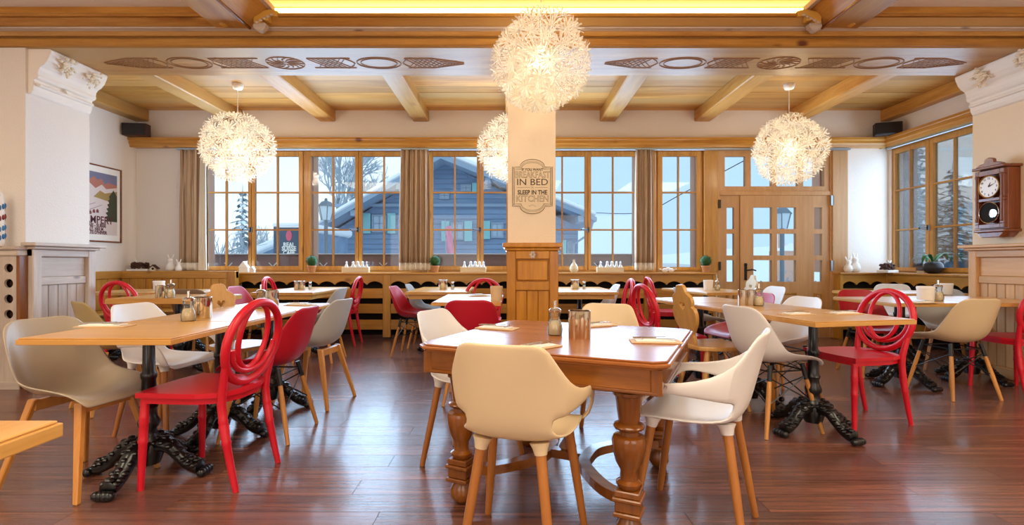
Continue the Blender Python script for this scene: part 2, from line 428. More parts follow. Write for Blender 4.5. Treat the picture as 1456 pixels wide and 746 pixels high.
# ceiling ------------------------------------------------------------
ceil = sempty('ceiling', 'stained pine board ceiling')
obj('ceiling_deck', MB().box(XL - .3, XR + .3, YF0 + .4, ZB + .3, ZC + .012, ZC + .1), M['beam_x'], ceil)
beam_px = [190, 323, 455, 587.5, 719.5, 852.5, 986.8, 1119, 1251]
edges = []
for i in range(len(beam_px) - 1):
    a, b_ = wx(beam_px[i] + 22), wx(beam_px[i + 1]); yy = YF1 - .1
    me = None
    while yy < ZB - .02:
        d = min(.215, ZB - yy)
        if d > .2:
            if me is None: me = MB().box(0, b_ - a, 0, .212, 0, .012).mesh('ceiling_board', M['beam_x'])
            link('ceiling_board', me, ceil, (a, yy, ZC + R.uniform(-.001, .004)))
        yy += .215
bm_me = MB().box(0, .225, 0, ZB - YF1 + .2, 0, ZC - wz(173) + .01).mesh('ceiling_beam', M['beam_y'], bev=.012)
for i, px in enumerate(beam_px):
    o = link('ceiling_beam', bm_me, ceil, (wx(px), YF1 - .2, wz(173)))
# big carved beam with stepped front mouldings
big = sempty('trim_1', 'wide carved pine cross beam')
obj('beam', MB().box(XL - .3, XR + .3, YF0, YF1, BZ, 3.10), M['beam_x'], big, bev=.01)
obj('beam_back', MB().box(XL - .3, XR + .3, YF0 + .16, YF1, 3.10, 3.4), M['beam_x'], big)
obj('moulding', MB().box(XL - .3, XR + .3, YF0 - .022, YF0, BZ + .008, BZ + .075), M['pine_x'], big, bev=.01)
obj('moulding', MB().box(XL - .3, XR + .3, YF0 - .045, YF0, BZ + .085, BZ + .125), M['beam_x'], big, bev=.008)
obj('moulding', MB().prism([(YF0, 3.005), (YF0 - .06, 3.03), (YF0 - .075, 3.03), (YF0 - .075, 3.045), (YF0, 3.045)], XL - .3, XR + .3, 'x'), M['grey_x'], big)
obj('fascia', MB().prism([(YF0 - .05, 3.045), (YF0 - .072, 3.05), (YF0 - .13, 3.095), (YF0 - .11, 3.105), (YF0, 3.105), (YF0, 3.045)], XL - .3, XR + .3, 'x'), M['beam_x'], big)
obj('fascia_cap', MB().box(XL - .3, XR + .3, YF0 - .15, YF0, 3.10, 3.124), M['pine_x'], big, bev=.006)
for q in ((XL - .3, -2.55), (3.0, XR + .3)): obj('upper_board', MB().box(q[0], q[1], YF0 - .135, YF0 + .16, 3.124, 3.19), M['pine_x'], big, bev=.004)
# carving on the underside
def carve(px0s, mirror):
    mb = MB(); z = BZ - .001; yc = 4.635; hh = .165; k = yc / F
    def X(p): return (p - 728) * k
    def lattice(a, b, tipL=0, tipR=0, dirs=(1, -1)):
        n = max(4, int((b - a) / 6.5))
        a0, b0 = X(a), X(b)
        for s in dirs:
            for i in range(n):
                x = a0 + (b0 - a0) * i / n
                e = x + s * .13
                def hy(xx):
                    h = hh * .62
                    if tipL and xx < a0 + tipL: h *= max(.08, (xx - a0) / tipL)
                    if tipR and xx > b0 - tipR: h *= max(.08, (b0 - xx) / tipR)
                    return h
                if e < a0 or e > b0: continue
                mb.tube([(x, yc - hy(x), z), (e, yc + hy(e), z)], .0045, 4)
        for sgn in (-1, 1):
            pts = [(a0, yc + sgn * hh * (.08 if tipL else .62), z), (a0 + (tipL or .01), yc + sgn * hh * .66, z), (b0 - (tipR or .01), yc + sgn * hh * .66, z), (b0, yc + sgn * hh * (.08 if tipR else .62), z)]
            mb.tube(pts, .006, 4)
    def oval(a, b):
        for rr in (1, .82):
            mb.tube([((X(a) + X(b)) / 2 + (X(b) - X(a)) / 2 * rr * math.cos(t), yc + hh * .78 * rr * math.sin(t), z) for t in [2 * PI * i / 28 for i in range(28)]], .006, 4, True)
        for e, s in ((a, -1), (b, 1)):
            for q in (-1, 1):
                mb.tube([(X(e) + s * .02, yc, z), (X(e) + s * .05, yc + q * .06, z), (X(e) + s * .11, yc + q * .12, z)], .006, 4)
    def rosette(a, b):
        c = (X(a) + X(b)) / 2; r = (X(b) - X(a)) / 2
        mb.tube([(c + r * math.cos(t), yc + hh * .85 * math.sin(t), z) for t in [2 * PI * i / 24 for i in range(24)]], .006, 4, True)
        for i in range(14):
            t = 2 * PI * i / 14
            mb.tube([(c + .03 * math.cos(t), yc + .02 * math.sin(t), z), (c + r * .6 * math.cos(t + .25), yc + hh * .5 * math.sin(t + .25), z), (c + r * .95 * math.cos(t + .6), yc + hh * .8 * math.sin(t + .6), z)], .0055, 4)
    L = px0s
    lattice(L[0], L[1], tipL=.28); oval(L[2], L[3]); lattice(L[4], L[5]); rosette(L[6], L[7]); lattice(L[8], L[9]); oval(L[10], L[11]); lattice(L[12], L[13], tipR=.28)
    return mb
car = flat('carved_groove', '#9a6a38', .7)
obj('carved_frieze', carve([150, 235, 240, 300, 305, 374, 380, 432, 442, 502, 508, 570, 578, 660], 0), car, big)['kind'] = 'stuff'
obj('carved_frieze', carve([860, 930, 938, 1003, 1008, 1072, 1078, 1136, 1140, 1212, 1216, 1282, 1288, 1372], 1), car, big)['kind'] = 'stuff'
# front bays: ceilings, boxed beams and the lit tray
cf = sempty('ceiling_front', 'white plastered tray ceiling with boxed beams')
obj('plaster_field', MB().box(XL - .3, -2.45, -3.3, YF0 + .15, 3.18, 3.4), M['ceiling_white'], cf)
obj('plaster_field', MB().box(2.9, XR + .3, -3.3, YF0 + .15, 3.18, 3.4), M['ceiling_white'], cf)
obj('tray_field', MB().box(-2.45, 2.9, -3.3, YF0 + .16, 3.33, 3.42), M['ceiling_white'], cf)
def boxed(xb0, xb1, xt0, xt1, lab):
    t = sempty('trim_%d' % lab, 'boxed pine beam running under the tray ceiling')
    mid = (xb0 + xb1) / 2
    obj('soffit', MB().prism([(xt0, 3.19), (xb0, 3.035), (xb1, 3.03), (xt1, 3.165), (xt1, 3.19)], -3.3, YF0 - .05, 'y'), M['beam_y'], t, bev=.004)
    xm = xb1 if lab == 2 else xb0
    obj('bead', MB().tube([(xm, -3.3, 3.028), (xm, YF0 - .08, 3.028)], .012, 6), M['antique_y'], t, smooth=True)
    e = xt1 if lab == 2 else xt0
    obj('lip', MB().box(e - .02, e + .02, -3.3, YF0 - .1, 3.155, 3.2), M['grey_y'], t, bev=.004)
boxed(-2.49, -2.2, -2.65, -2.0, 2); boxed(2.6, 2.9, 2.45, 3.07, 3)
obj('led_strip', MB().box(-2.3, 2.7, YF0 + .12, YF0 + .15, 3.262, 3.30), M['led'], cf)
obj('led_strip', MB().box(-2.44, -2.425, -1.0, YF0 + .1, 3.262, 3.30), M['led'], cf)
obj('led_strip', MB().box(2.875, 2.89, -1.0, YF0 + .1, 3.262, 3.30), M['led'], cf)
# carved brackets where boxed beams meet the cross beam
def bracket(lab, cx, s):
    t = sempty('trim_%d' % lab, 'gilded carved bracket at the beam joint')
    zig = [(0, 0), (.05, -.012), (.06, .03), (.12, .02), (.13, .06), (.19, .055), (.2, .1), (.13, .115), (.06, .1), (0, .08)]
    for a, mir in ((.03, 1), (-.2, -1)):
        mb = MB().prism([(cx + s * a + mir * s * u, 3.035 + v) for u, v in zig], YF0 - .16, YF0 - .1, 'y')
        obj('leaf_carving', mb, M['gilt'], t, bev=.004)
        mb2 = MB()
        for i in range(5): mb2.ball((cx + s * a + mir * s * (.03 + .03 * i), YF0 - .165, 3.04 + .015 * i), .014, 6, 4, (1.2, .5, .8))
        obj('relief', mb2, M['grey_x'], t, smooth=True)
    obj('shield', MB().prism([(cx + s * .02, 3.04), (cx + s * .13, 3.045), (cx + s * .13, 3.01), (cx + s * .08, 2.965), (cx + s * .02, 3.0)], YF0 - .16, YF0 - .09, 'y'), M['grey_x'], t, bev=.012)
M['gilt'] = flat('gilded_wood', '#dba94c', .4)
bracket(4, -2.16, 1); bracket(5, 2.58, -1)
# piers, column, corbels
XPL, XPR = -4.16, 4.58
wall('wall_pier_left', [(XL, XPL, YF0, YF1, 0, BZ)], M['plaster'])
wall('wall_pier_right', [(XPR, XR, 3.6, 5.0, 0, BZ)], M['plaster_warm'])
CX0, CX1 = (722 - 728) * YF0 / F, (790 - 728) * YF0 / F
wall('wall_column', [(CX0, CX1, YF0, YF0 + .5, 0, BZ)], M['plaster_warm'])
def corbel(lab, X, s, y0, y1):
    t = sempty('trim_%d' % lab, 'white plaster corbel with moulded flowers')
    prof = [(0, 2.9), (.235, 2.9), (.235, 2.87), (.20, 2.80), (.15, 2.75), (.09, 2.70), (.06, 2.66), (.055, 2.60), (.05, 2.52), (0, 2.50)]
    prof = [(u_ * .88, z_) for u_, z_ in [(0, 2.9), (.215, 2.9), (.225, 2.885), (.22, 2.86), (.19, 2.80), (.155, 2.765), (.12, 2.745), (.10, 2.72), (.095, 2.69), (.10, 2.665), (.085, 2.65), (.055, 2.64), (.05, 2.55), (.03, 2.52), (0, 2.51)]]
    obj('corbel_block', MB().prism([(X + s * u, z) for u, z in prof], y0, y1, 'y'), M['ceramic_w'], t, bev=.004)
    mb = MB()
    for q in (.27, .73):
        yc = y0 + (y1 - y0) * q
        for i in range(44):
            a = R.uniform(0, 6.28); rr = R.uniform(.01, .12)
            u = .165 + rr * .45 * math.sin(a); z = 2.80 + rr * .7 * math.sin(a)
            uu = .155 + (z - 2.765) * .6
            mb.ball((X + s * (uu + .012), yc + rr * .8 * math.cos(a), z), R.uniform(.008, .017), 6, 4, (.8, 1.4, .9))
    obj('flower_relief', mb, M['relief'], t, smooth=True)
    obj('moulding_strip', MB().box(min(X + s * .04, X + s * .085), max(X + s * .04, X + s * .085), y0 + .02, y1 - .02, 2.585, 2.61), M['ceramic_w'], t, bev=.008)
    obj('dentil', MB().prism([(y0 + .28, 2.64), (y0 + .36, 2.64), (y0 + .32, 2.59)], min(X + s * .03, X + s * .075), max(X + s * .03, X + s * .075), 'x'), M['ceramic_w'], t)
M['ceramic_w'] = flat('plaster_white', '#f4ece2', .7, bump=.1, bscale=80)
M['relief'] = flat('relief_plaster', '#ecdcc0', .7)
corbel(6, XPL, 1, YF0 + .02, YF1 - .02); corbel(7, XPR, -1, 4.05, 4.98)
# wainscot of the piers
def wainscot(lab, X, s, y0, y1, mats, ztop, cat):
    a, b_, h = mats
    t = sempty('trim_%d' % lab, cat)
    def bx(name, u0, u1, ya, yb, za, zb, m, bev=.006):
        return obj(name, MB().box(min(X + s * u0, X + s * u1), max(X + s * u0, X + s * u1), ya, yb, za, zb), m, t, bev=bev)
    bx('backing', .0, .02, y0, y1, 0, ztop, M['dark'], 0)
    bx('cornice', .0, .13, y0 - .05, y1 + .05, ztop - .03, ztop, a); bx('cornice', .0, .095, y0 - .02, y1 + .02, ztop - .055, ztop - .03, a)
    bx('rail', .0, .06, y0, y1, ztop - .12, ztop - .055, a)
    bx('stile', .0, .065, y0, y0 + .085, 0, ztop - .055, h); bx('stile', .0, .065, y1 - .085, y1, 0, ztop - .055, h)
    bx('upper_board', .0, .03, y0 + .085, y1 - .085, ztop - .30, ztop - .12, a)
    bx('rail', .0, .045, y0 + .085, y1 - .085, ztop - .37, ztop - .30, a)
    n = max(5, int((y1 - y0 - .17) / .085)); d = (y1 - y0 - .17) / n
    for i in range(n):
        bx('plank', .0, .03, y0 + .085 + d * i + .002, y0 + .085 + d * (i + 1) - .003, .1, ztop - .37, h, .004)
    bx('skirting', .0, .075, y0, y1, 0, .1, a)
wainscot(8, XPL, 1, YF0 + .0, YF1, (M['grey_y'], M['grey_y'], M['grey_z']), 1.235, 'whitewashed pine wainscot on left pier')
wainscot(9, XPR, -1, 3.7, 4.98, (M['pine2_y'], M['pine2_y'], M['pine2_z']) if 'pine2_y' in M else (wood('honey_pine_y', '#c2915a', '#dcb07c', 'y', .4, 6, 12, knots=3.6, rnd=.08), None, wood('honey_pine_z', '#c2915a', '#dcb07c', 'z', .4, 6, 12, knots=3.6, rnd=.1)), 1.235, 'honey pine wainscot on right pier')

# ---- windows ----------------------------------------------------------------
WIN = [0]
GP = {}
def pane_mesh(wd, hg):
    k = (round(wd, 3), round(hg, 3))
    if k not in GP: GP[k] = MB().box(-wd / 2, wd / 2, -.002, .002, -hg / 2, hg / 2).mesh('pane', M['pane'])
    return GP[k]
def window(glasses, x0, x1, z0, z1, gz0, gz1, bars, rot=0, origin=(0, 0, 0), label='', mid=True):
    """glasses: [(x0,x1,[vertical bar x])], local XZ plane with y=0 at the wall face, +y outwards"""
    WIN[0] += 1
    t = sempty('window_%d' % WIN[0], label, origin); t.rotation_euler = (0, 0, rot)
    fx, fz = M['frame_x'], M['frame_z']
    e = .03
    obj('frame_stile', MB().box(x0, x0 + e, .02, .14, z0, z1), fz, t, bev=.004); obj('frame_stile', MB().box(x1 - e, x1, .02, .14, z0, z1), fz, t, bev=.004)
    obj('frame_head', MB().box(x0 + e, x1 - e, .02, .14, z1 - e, z1), fx, t, bev=.004); obj('frame_sill', MB().box(x0 + e, x1 - e, .02, .16, z0, z0 + e), fx, t, bev=.004)
    n = len(glasses)
    for i, (g0, g1, vb) in enumerate(glasses):
        a = x0 + e if i == 0 else (glasses[i - 1][1] + g0) / 2 + .003
        b_ = x1 - e if i == n - 1 else (g1 + glasses[i + 1][0]) / 2 - .003
        za, zb = z0 + e, z1 - e
        sash = obj('sash', MB().box(a, g0, .0, .06, za, zb).box(g1, b_, .0, .06, za, zb).box(g0, g1, .0, .06, za, gz0).box(g0, g1, .0, .06, gz1, zb), fz, t, bev=.004)
        xs = [g0] + vb + [g1]; zs_ = [gz0] + bars + [gz1]
        for v in vb: obj('muntin', MB().box(v - .011, v + .011, .008, .05, gz0, gz1), fz, sash, bev=.003)
        for v in bars: obj('muntin', MB().box(g0, g1, .004, .046, v - .011, v + .011), fx, sash, bev=.003)
        for p in range(len(xs) - 1):
            for q in range(len(zs_) - 1):
                link('pane', pane_mesh(xs[p + 1] - xs[p], zs_[q + 1] - zs_[q]), sash, ((xs[p] + xs[p + 1]) / 2, .03, (zs_[q] + zs_[q + 1]) / 2))
        if i < n - 1:
            hz = bars[0]
            xm = (g1 + glasses[i + 1][0]) / 2
            obj('handle', MB().cbox((xm, -.012, hz), (.03, .02, .07)).tube([(xm, -.03, hz), (xm - .09, -.04, hz)], .009, 6).ball((xm - .1, -.04, hz), .016, 8, 5), M['iron'], sash, smooth=True)
    return t
zg0, zg1 = wz(378), wz(222); zb1, zb2 = wz(326.5), wz(273.4); wtop, wbot = wz(211.5), wz(387)
BAYS = [((290, 352.5), (362, 424.5), 320.8, 393.8, 'window of two sashes beside the striped curtain at far left'), ((442, 504.6), (514.5, 577), 473, 545.5, 'window of two sashes looking at the lantern and the chalet gable'),
        ((615.5, 678), (687.5, 750), 646.5, 721, 'window of two sashes left of the central column'), ((768.5, 831.5), (840.5, 903), 799.5, 871.7, 'window of two sashes right of the central column')]
for (a, b_), (c, d), v1, v2, lb in BAYS:
    window([(wx(a), wx(b_), [wx(v1)]), (wx(c), wx(d), [wx(v2)])], wx(a - 9), wx(d + 9), wbot, wtop, zg0, zg1, [zb1, zb2], 0, (0, ZB, 0), lb)
window([(wx(942), wx(990.5), [wx(965)])], wx(932), wx(1000), wbot, wtop, wz(379.5), zg1, [zb1, zb2], 0, (0, ZB, 0), 'single sash window left of the door')
# posts between bays, inner casing and outer reveals
tp = sempty('trim_10', 'pine posts and reveals between the windows')
for a, b_ in ((257, 280.5), (586.2, 606.2), (912.2, 931.8), (1000.2, 1020)):
    obj('post', MB().box(wx(a), wx(b_), ZB - .02, ZB + .14, wbot, wtop), M['frame_z'], tp, bev=.006)
obj('post', MB().box(wx(1182), wx(1204), ZB - .03, ZB + .14, 0, wtop), M['door_z'], tp, bev=.006)
for a, b_ in ((262, 284), (427, 439), (582, 610), (754, 766), (907, 937), (994, 1026), (1176, 1205)):
    obj('outer_reveal', MB().box(wx(a), wx(b_), ZB + .17, ZB + .36, wbot, wtop), M['reveal'], tp)
obj('outer_sill', MB().box(wx(280), wx(1020), ZB + .14, ZB + .42, wbot - .06, wbot - .01), M['reveal'], tp)
# right wall window: local x runs towards the camera
rl = RY1
def ry(px): return rl - XR * F / (px - 728)
g = [(.07, .575, [.315]), (.70, 1.28, [.99])]
def rzz(py, px): return H - (py - 373) * (XR * F / (px - 728)) / F
window(g, 0, RY1 - RY0, rzb, rzt, 1.0, 2.575, [1.51, 2.06], -PI / 2, (XR, RY1, 0), 'side window by the orchid, seen at a slant')
# ---- door unit ---------------------------------------------------------------
door = sempty('door_1', 'glazed entrance door with sidelights and transom', (0, ZB, 0))
def cells(x0, x1, z0, z1, ops, y0, y1):
    xs = sorted({x0, x1} | {o[0] for o in ops} | {o[1] for o in ops}); zs_ = sorted({z0, z1} | {o[2] for o in ops} | {o[3] for o in ops})
    mb = MB()
    for i in range(len(xs) - 1):
        for j in range(len(zs_) - 1):
            cx, cz = (xs[i] + xs[i + 1]) / 2, (zs_[j] + zs_[j + 1]) / 2
            if any(o[0] < cx < o[1] and o[2] < cz < o[3] for o in ops): continue
            mb.box(xs[i], xs[i + 1], y0, y1, zs_[j], zs_[j + 1])
    return mb
def leaf(name, px0, px1, zlo, zhi, pxs, pys, depth=(.01, .07)):
    ops = [(wx(a), wx(b_), wz(d), wz(c)) for a, b_ in pxs for c, d in pys]
    o = obj(name, cells(wx(px0), wx(px1), zlo, zhi, ops, *depth), M['door_z'], door)
    for q in ops:
        link('pane', pane_mesh(q[1] - q[0], q[3] - q[2]), o, ((q[0] + q[1]) / 2, (depth[0] + depth[1]) / 2, (q[2] + q[3]) / 2))
    return o
rows = [(294.6, 325.4), (332, 363), (369.7, 400.4)]
obj('door_frame', MB().box(wx(1020), wx(1023), -.01, .12, 0, wtop).box(wx(1180), wx(1183), -.01, .12, 0, wtop).box(wx(1023), wx(1180), -.01, .12, wz(277.5), wz(271.5)), M['door_z'], door, bev=.004)
leaf('transom', 1023, 1180, wz(271.5), wtop, [(1031, 1060), (1068, 1097.6), (1105, 1135), (1142.7, 1172.7)], [(222, 264.6)])
leaf('sidelight', 1023, 1052, .0, wz(277.5), [(1033.8, 1044.3)], rows, (.015, .07))
lf = leaf('door_leaf', 1052.6, 1151, .0, wz(277.5), [(1071.3, 1097.6), (1105, 1132)], rows, (.0, .065))
leaf('sidelight', 1151.6, 1180, .0, wz(277.5), [(1158.5, 1169.7)], rows, (.015, .07))
for a, b_, c in ((1071, 1132, 0), (1033, 1045, .015), (1158, 1170, .015)):
    obj('raised_panel', MB().box(wx(a) + .03, wx(b_) - .03, c - .012, c + .01, .2, wz(416) - .03), M['door_z'], door, bev=.01)
    obj('panel_moulding', cells(wx(a), wx(b_), .17, wz(416), [(wx(a) + .02, wx(b_) - .02, .19, wz(416) - .02)], c - .015, c + .01), M['frame_z'], door)
hx, hz = wx(1060), wz(386)
hd = obj('handle', MB().box(hx - .018, hx + .018, -.012, 0, hz - .12, hz + .12).tube([(hx, -.01, hz + .02), (hx, -.06, hz + .02), (hx + .07, -.065, hz + .03), (hx + .12, -.06, hz + .015)], .01, 6).ball((hx, -.015, hz + .1), .022, 8, 5), M['iron'], lf, smooth=True)
obj('hinge', MB().box(wx(1180), wx(1183.5), -.03, 0, wz(292), wz(278)).box(wx(1180), wx(1183.5), -.03, 0, wz(385), wz(370)), M['alu'], door)
obj('hinge', MB().box(wx(1021), wx(1024), -.03, 0, wz(296), wz(284)).box(wx(1021), wx(1024), -.03, 0, wz(384), wz(372)), M['iron'], door)
# ---- ledge (pelmet) along the back and right walls -----------------------------
lz0, lz1 = 1.064 + 165 * (ZB - .17) / F, 1.064 + 178 * (ZB - .17) / F
tl = sempty('trim_11', 'moulded pine ledge above the windows')
lp = [(0, lz0 + .01), (.09, lz0 + .01), (.10, lz0), (.125, lz0), (.135, lz0 + .03), (.15, lz0 + .05), (.15, lz0 + .085), (.17, lz0 + .095), (.17, lz1), (0, lz1)]
obj('ledge_board', MB().prism([(ZB - u, z) for u, z in lp], XL, XR, 'x'), M['pine_x'], tl)
obj('ledge_board', MB().prism([(XR - u, z) for u, z in lp], 5.0, ZB - .0, 'y'), M['pine_y'], tl)
obj('curtain_rail', MB().box(wx(257), wx(1203), ZB - .10, ZB - .06, lz0 - .03, lz0 - .005), M['alu'], tl)
obj('curtain_rail', MB().box(XR - .1, XR - .06, 5.0, ZB - .1, lz0 - .03, lz0 - .005), M['alu'], tl)
# ---- slatted cover with window sill -------------------------------------------
YC = 6.95; KC = YC / F
def cx(px): return (px - 728) * KC
def cz(py): return H - (py - 373) * KC
def scallop(x0, x1, ztop, zlow, n):
    pts = [(x0, ztop)]; pts2 = []
    seg = (x1 - x0) / n
    for i in range(n):
        a = x0 + seg * i
        for k in range(9):
            t = k / 8; pts2.append((a + seg * t, zlow + .05 * (math.sin(PI * t) ** .7) * (1 if i % 1 == 0 else 0)))
    return [(x0, ztop)] + pts2 + [(x1, ztop)]
def cover(name, label, cat, posts, x0, x1, scn):
    t = thing(name, label, cat, (0, YC, 0))
    obj('sill_board', MB().box(x0, x1, -.02, ZB - YC - .002, cz(390), cz(387.3)), M['pine_x'], t, bev=.006)
    for a, b_ in posts: obj('post', MB().box(cx(a), cx(b_), 0, .05, .03, cz(390)), M['slat_z'], t, bev=.005)
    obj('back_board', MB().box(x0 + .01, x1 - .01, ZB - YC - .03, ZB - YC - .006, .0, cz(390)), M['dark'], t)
    for (p, q), n in zip(zip(posts[:-1], posts[1:]), scn):
        a, b_ = cx(p[1]), cx(q[0])
        me = MB().prism(scallop(a, b_, cz(390), cz(405), n), .01, .035, 'y')
        obj('scalloped_board', me, M['slat_x'], t, bev=.003)
        for y0, y1 in ((410, 424), (432, 445.5), (454.5, 468.6)):
            obj('slat', MB().box(a, b_, .012, .035, cz(y1), cz(y0)), M['slat_x'], t, bev=.004)
    obj('plinth', MB().box(x0 + .02, x1 - .02, .03, .06, 0, .06), M['maroon'], t)
    return t
cover('slatted_cover', 'long golden pine radiator cover with scalloped boards and slats under the windows', 'radiator cover',
      [(336, 338.5), (544, 555), (728, 739), (916, 926.4), (1014, 1018)], cx(335), cx(1019), (9, 8, 8, 4))
# right corner cover: a front part and a side part
t = thing('slatted_cover', 'pine slatted cover in the corner right of the door, rabbits on top', 'radiator cover', (0, YC, 0))
XS = XR - .18
obj('sill_board', MB().box(cx(1194), XR - .002, -.02, ZB - YC - .002, cz(390), cz(387.3)).box(XS - .02, XR - .002, -1.9, -.02, cz(390), cz(387.3)), M['pine_x'], t, bev=.005)
obj('post', MB().box(cx(1195), cx(1199), 0, .15, 0, cz(390)), M['slat_z'], t, bev=.004)
obj('post', MB().box(XS - .0, XS + .06, -.03, .03, 0, cz(390)), M['slat_z'], t, bev=.004)
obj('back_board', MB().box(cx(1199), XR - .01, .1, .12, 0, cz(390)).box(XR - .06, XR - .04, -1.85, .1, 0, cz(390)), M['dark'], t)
obj('scalloped_board', MB().prism(scallop(cx(1199), XS, cz(390), cz(405), 3), .01, .035, 'y'), M['slat_x'], t)
for y0, y1 in ((410, 424), (432, 445.5), (454.5, 468.6)):
    obj('slat', MB().box(cx(1199), XS, .012, .035, cz(y1), cz(y0)), M['slat_x'], t, bev=.004)
    obj('slat', MB().box(XS + .012, XS + .035, -1.85, -.03, cz(y1), cz(y0)), M['slat_y'], t, bev=.004)
obj('scalloped_board', MB().prism([(-1.85 + (p[0]), p[1]) for p in scallop(0, 1.82, cz(390), cz(405), 8)], XS + .01, XS + .035, 'x'), M['slat_y'], t)
# corner bench at left
YB = 6.78
t = thing('corner_bench', 'high backed golden pine corner bench along the back and left walls', 'bench', (0, 0, 0))
kb = YB / F
bt = H - (385 - 373) * kb
bx1 = (336 - 728) * kb
obj('cap_rail', MB().box(XL + .06, bx1, YB - .01, YB + .06, bt - .1, bt), M['pine_x'], t, bev=.006)
n = 13; x0 = XL + .06; d = (bx1 - .12 - x0) / n
pm = MB().box(0, d - .006, 0, .03, .0, bt - .55).mesh('back_plank', M['pine_z'], bev=.004)
for i in range(n): link('back_plank', pm, t, (x0 + d * i, YB, .45))
obj('end_post', MB().box(bx1 - .12, bx1, YB - .03, YB + .07, 0, bt), M['pine_z'], t, bev=.008)
obj('seat', MB().box(XL + .06, bx1, YB - .42, YB, .41, .45), M['pine_x'], t, bev=.008)
obj('seat_front', MB().box(XL + .06, bx1, YB - .38, YB - .35, 0, .41), M['slat_x'], t)
obj('cap_rail', MB().box(XL, XL + .07, 5.0, YB, bt - .1, bt), M['pine_y'], t, bev=.006)
n = 8; d = (YB - 5.0) / n
pm = MB().box(0, .03, 0, d - .006, 0, bt - .55).mesh('back_plank', M['pine_z'], bev=.004)
for i in range(n): link('back_plank', pm, t, (XL + .02, 5.0 + d * i, .45))
obj('seat', MB().box(XL + .06, XL + .46, 5.0, YB - .42, .41, .45), M['pine_y'], t, bev=.008)
obj('seat_front', MB().box(XL + .39, XL + .42, 5.0, YB - .42, 0, .41), M['slat_y'], t)
obj('back_ledge', MB().box(XL + .01, -3.83, YB + .06, ZB - .002, bt - .04, bt - .012), M['pine_x'], t)
# column casing
ct = thing('column_casing', 'knotty golden pine panelled casing around the foot of the central column', 'casing', (0, YF0, 0))
a, b_ = (720.5 - 728) * 4.22 / F, (794 - 728) * 4.22 / F; ctp = H + 28 * 4.2 / F
obj('cornice', MB().box(a - .035, b_ + .035, -.12, .56, ctp - .04, ctp).box(a - .018, b_ + .018, -.1, .54, ctp - .065, ctp - .04), M['column_pine'], ct, bev=.009, seg=2)
obj('carcass', MB().box(a, b_, -.05, .52, 0, ctp - .065), M['column_pine'], ct)
obj('stile', MB().box(a, a + .075, -.085, -.05, 0, ctp - .065), M['column_pine'], ct, bev=.006); obj('stile', MB().box(b_ - .075, b_, -.085, -.05, 0, ctp - .065), M['column_pine'], ct, bev=.006)
for z0, z1 in ((ctp - .135, ctp - .065), (.83, .9), (.42, .5), (0, .12)):
    obj('rail', MB().box(a + .075, b_ - .075, -.085, -.05, z0, z1), M['column_pine'], ct, bev=.005)
obj('raised_panel', MB().box(a + .085, b_ - .085, -.07, -.05, .91, ctp - .145), M['column_pine'], ct, bev=.012)
d = (b_ - a - .15) / 3
for i in range(3): obj('plank', MB().box(a + .075 + d * i + .002, a + .075 + d * (i + 1) - .002, -.065, -.05, .5, .83), M['column_pine'], ct, bev=.004)
obj('raised_panel', MB().box(a + .085, b_ - .085, -.07, -.05, .13, .41), M['column_pine'], ct, bev=.012)
mb = MB()
for i in range(6): q = i * PI / 3; mb.ball(((a + b_) / 2 + .016 * math.cos(q), -.088, ctp - .1 + .02 * math.sin(q)), .012, 6, 4, (1, .4, 1))
obj('rosette', mb, M['grey_z'], ct, smooth=True)

# ------------------------------------------------------------------ chairs (local +Y is the facing direction)
def shell_rows(prof, lifts, nu=9):
    rows = []
    for i, (y, z, hw) in enumerate(prof):
        a = Vector(prof[max(i - 1, 0)][:2]); b = Vector(prof[min(i + 1, len(prof) - 1)][:2]); tg = (b - a).normalized()
        nrm = Vector((-tg.y, tg.x))           # towards sitter
        if nrm.y < 0 and abs(nrm.y) > abs(nrm.x): nrm = -nrm
        if nrm.x < 0 and abs(nrm.x) >= abs(nrm.y): nrm = -nrm
        row = []
        for k in range(nu):
            u = -1 + 2 * k / (nu - 1); l = lifts[i] * abs(u) ** 2.6
            row.append((hw * u * (1 - .06 * abs(u) ** 4), y + nrm.x * l, z + nrm.y * l))
        rows.append(row)
    return rows
BUCKET = [(.235, .412, .19), (.225, .435, .212), (.17, .447, .224), (.08, .438, .232), (-.02, .428, .238), (-.10, .432, .24), (-.16, .46, .24), (-.20, .52, .236), (-.225, .60, .228), (-.242, .68, .216), (-.256, .745, .196), (-.262, .777, .165), (-.265, .79, .11)]
BLIFT = [.0, .008, .03, .06, .08, .10, .11, .105, .085, .06, .035, .018, .01]
def solid_shell(name, mb, mat, parent, thick=.011, sub=1):
    me = mb.mesh(name, mat, True); o = link(name, me, parent)
    bm = bmesh.new(); bm.from_mesh(me); bmesh.ops.remove_doubles(bm, verts=bm.verts, dist=1e-5); bmesh.ops.recalc_face_normals(bm, faces=bm.faces); bm.to_mesh(me); bm.free()
    me.polygons.foreach_set('use_smooth', [True] * len(me.polygons))
    m = o.modifiers.new('thick', 'SOLIDIFY'); m.thickness = thick; m.offset = 0; m.use_even_offset = False
    s = o.modifiers.new('sub', 'SUBSURF'); s.levels = sub; s.render_levels = sub
    dg = bpy.context.evaluated_depsgraph_get(); nm = bpy.data.meshes.new_from_object(o.evaluated_get(dg)); nm.name = name
    o.modifiers.clear(); o.data = nm
    nm.polygons.foreach_set('use_smooth', [True] * len(nm.polygons))
    return o
def bucket_shell(t, mat):
    return solid_shell('shell', MB().grid(shell_rows(BUCKET, BLIFT)), mat, t)
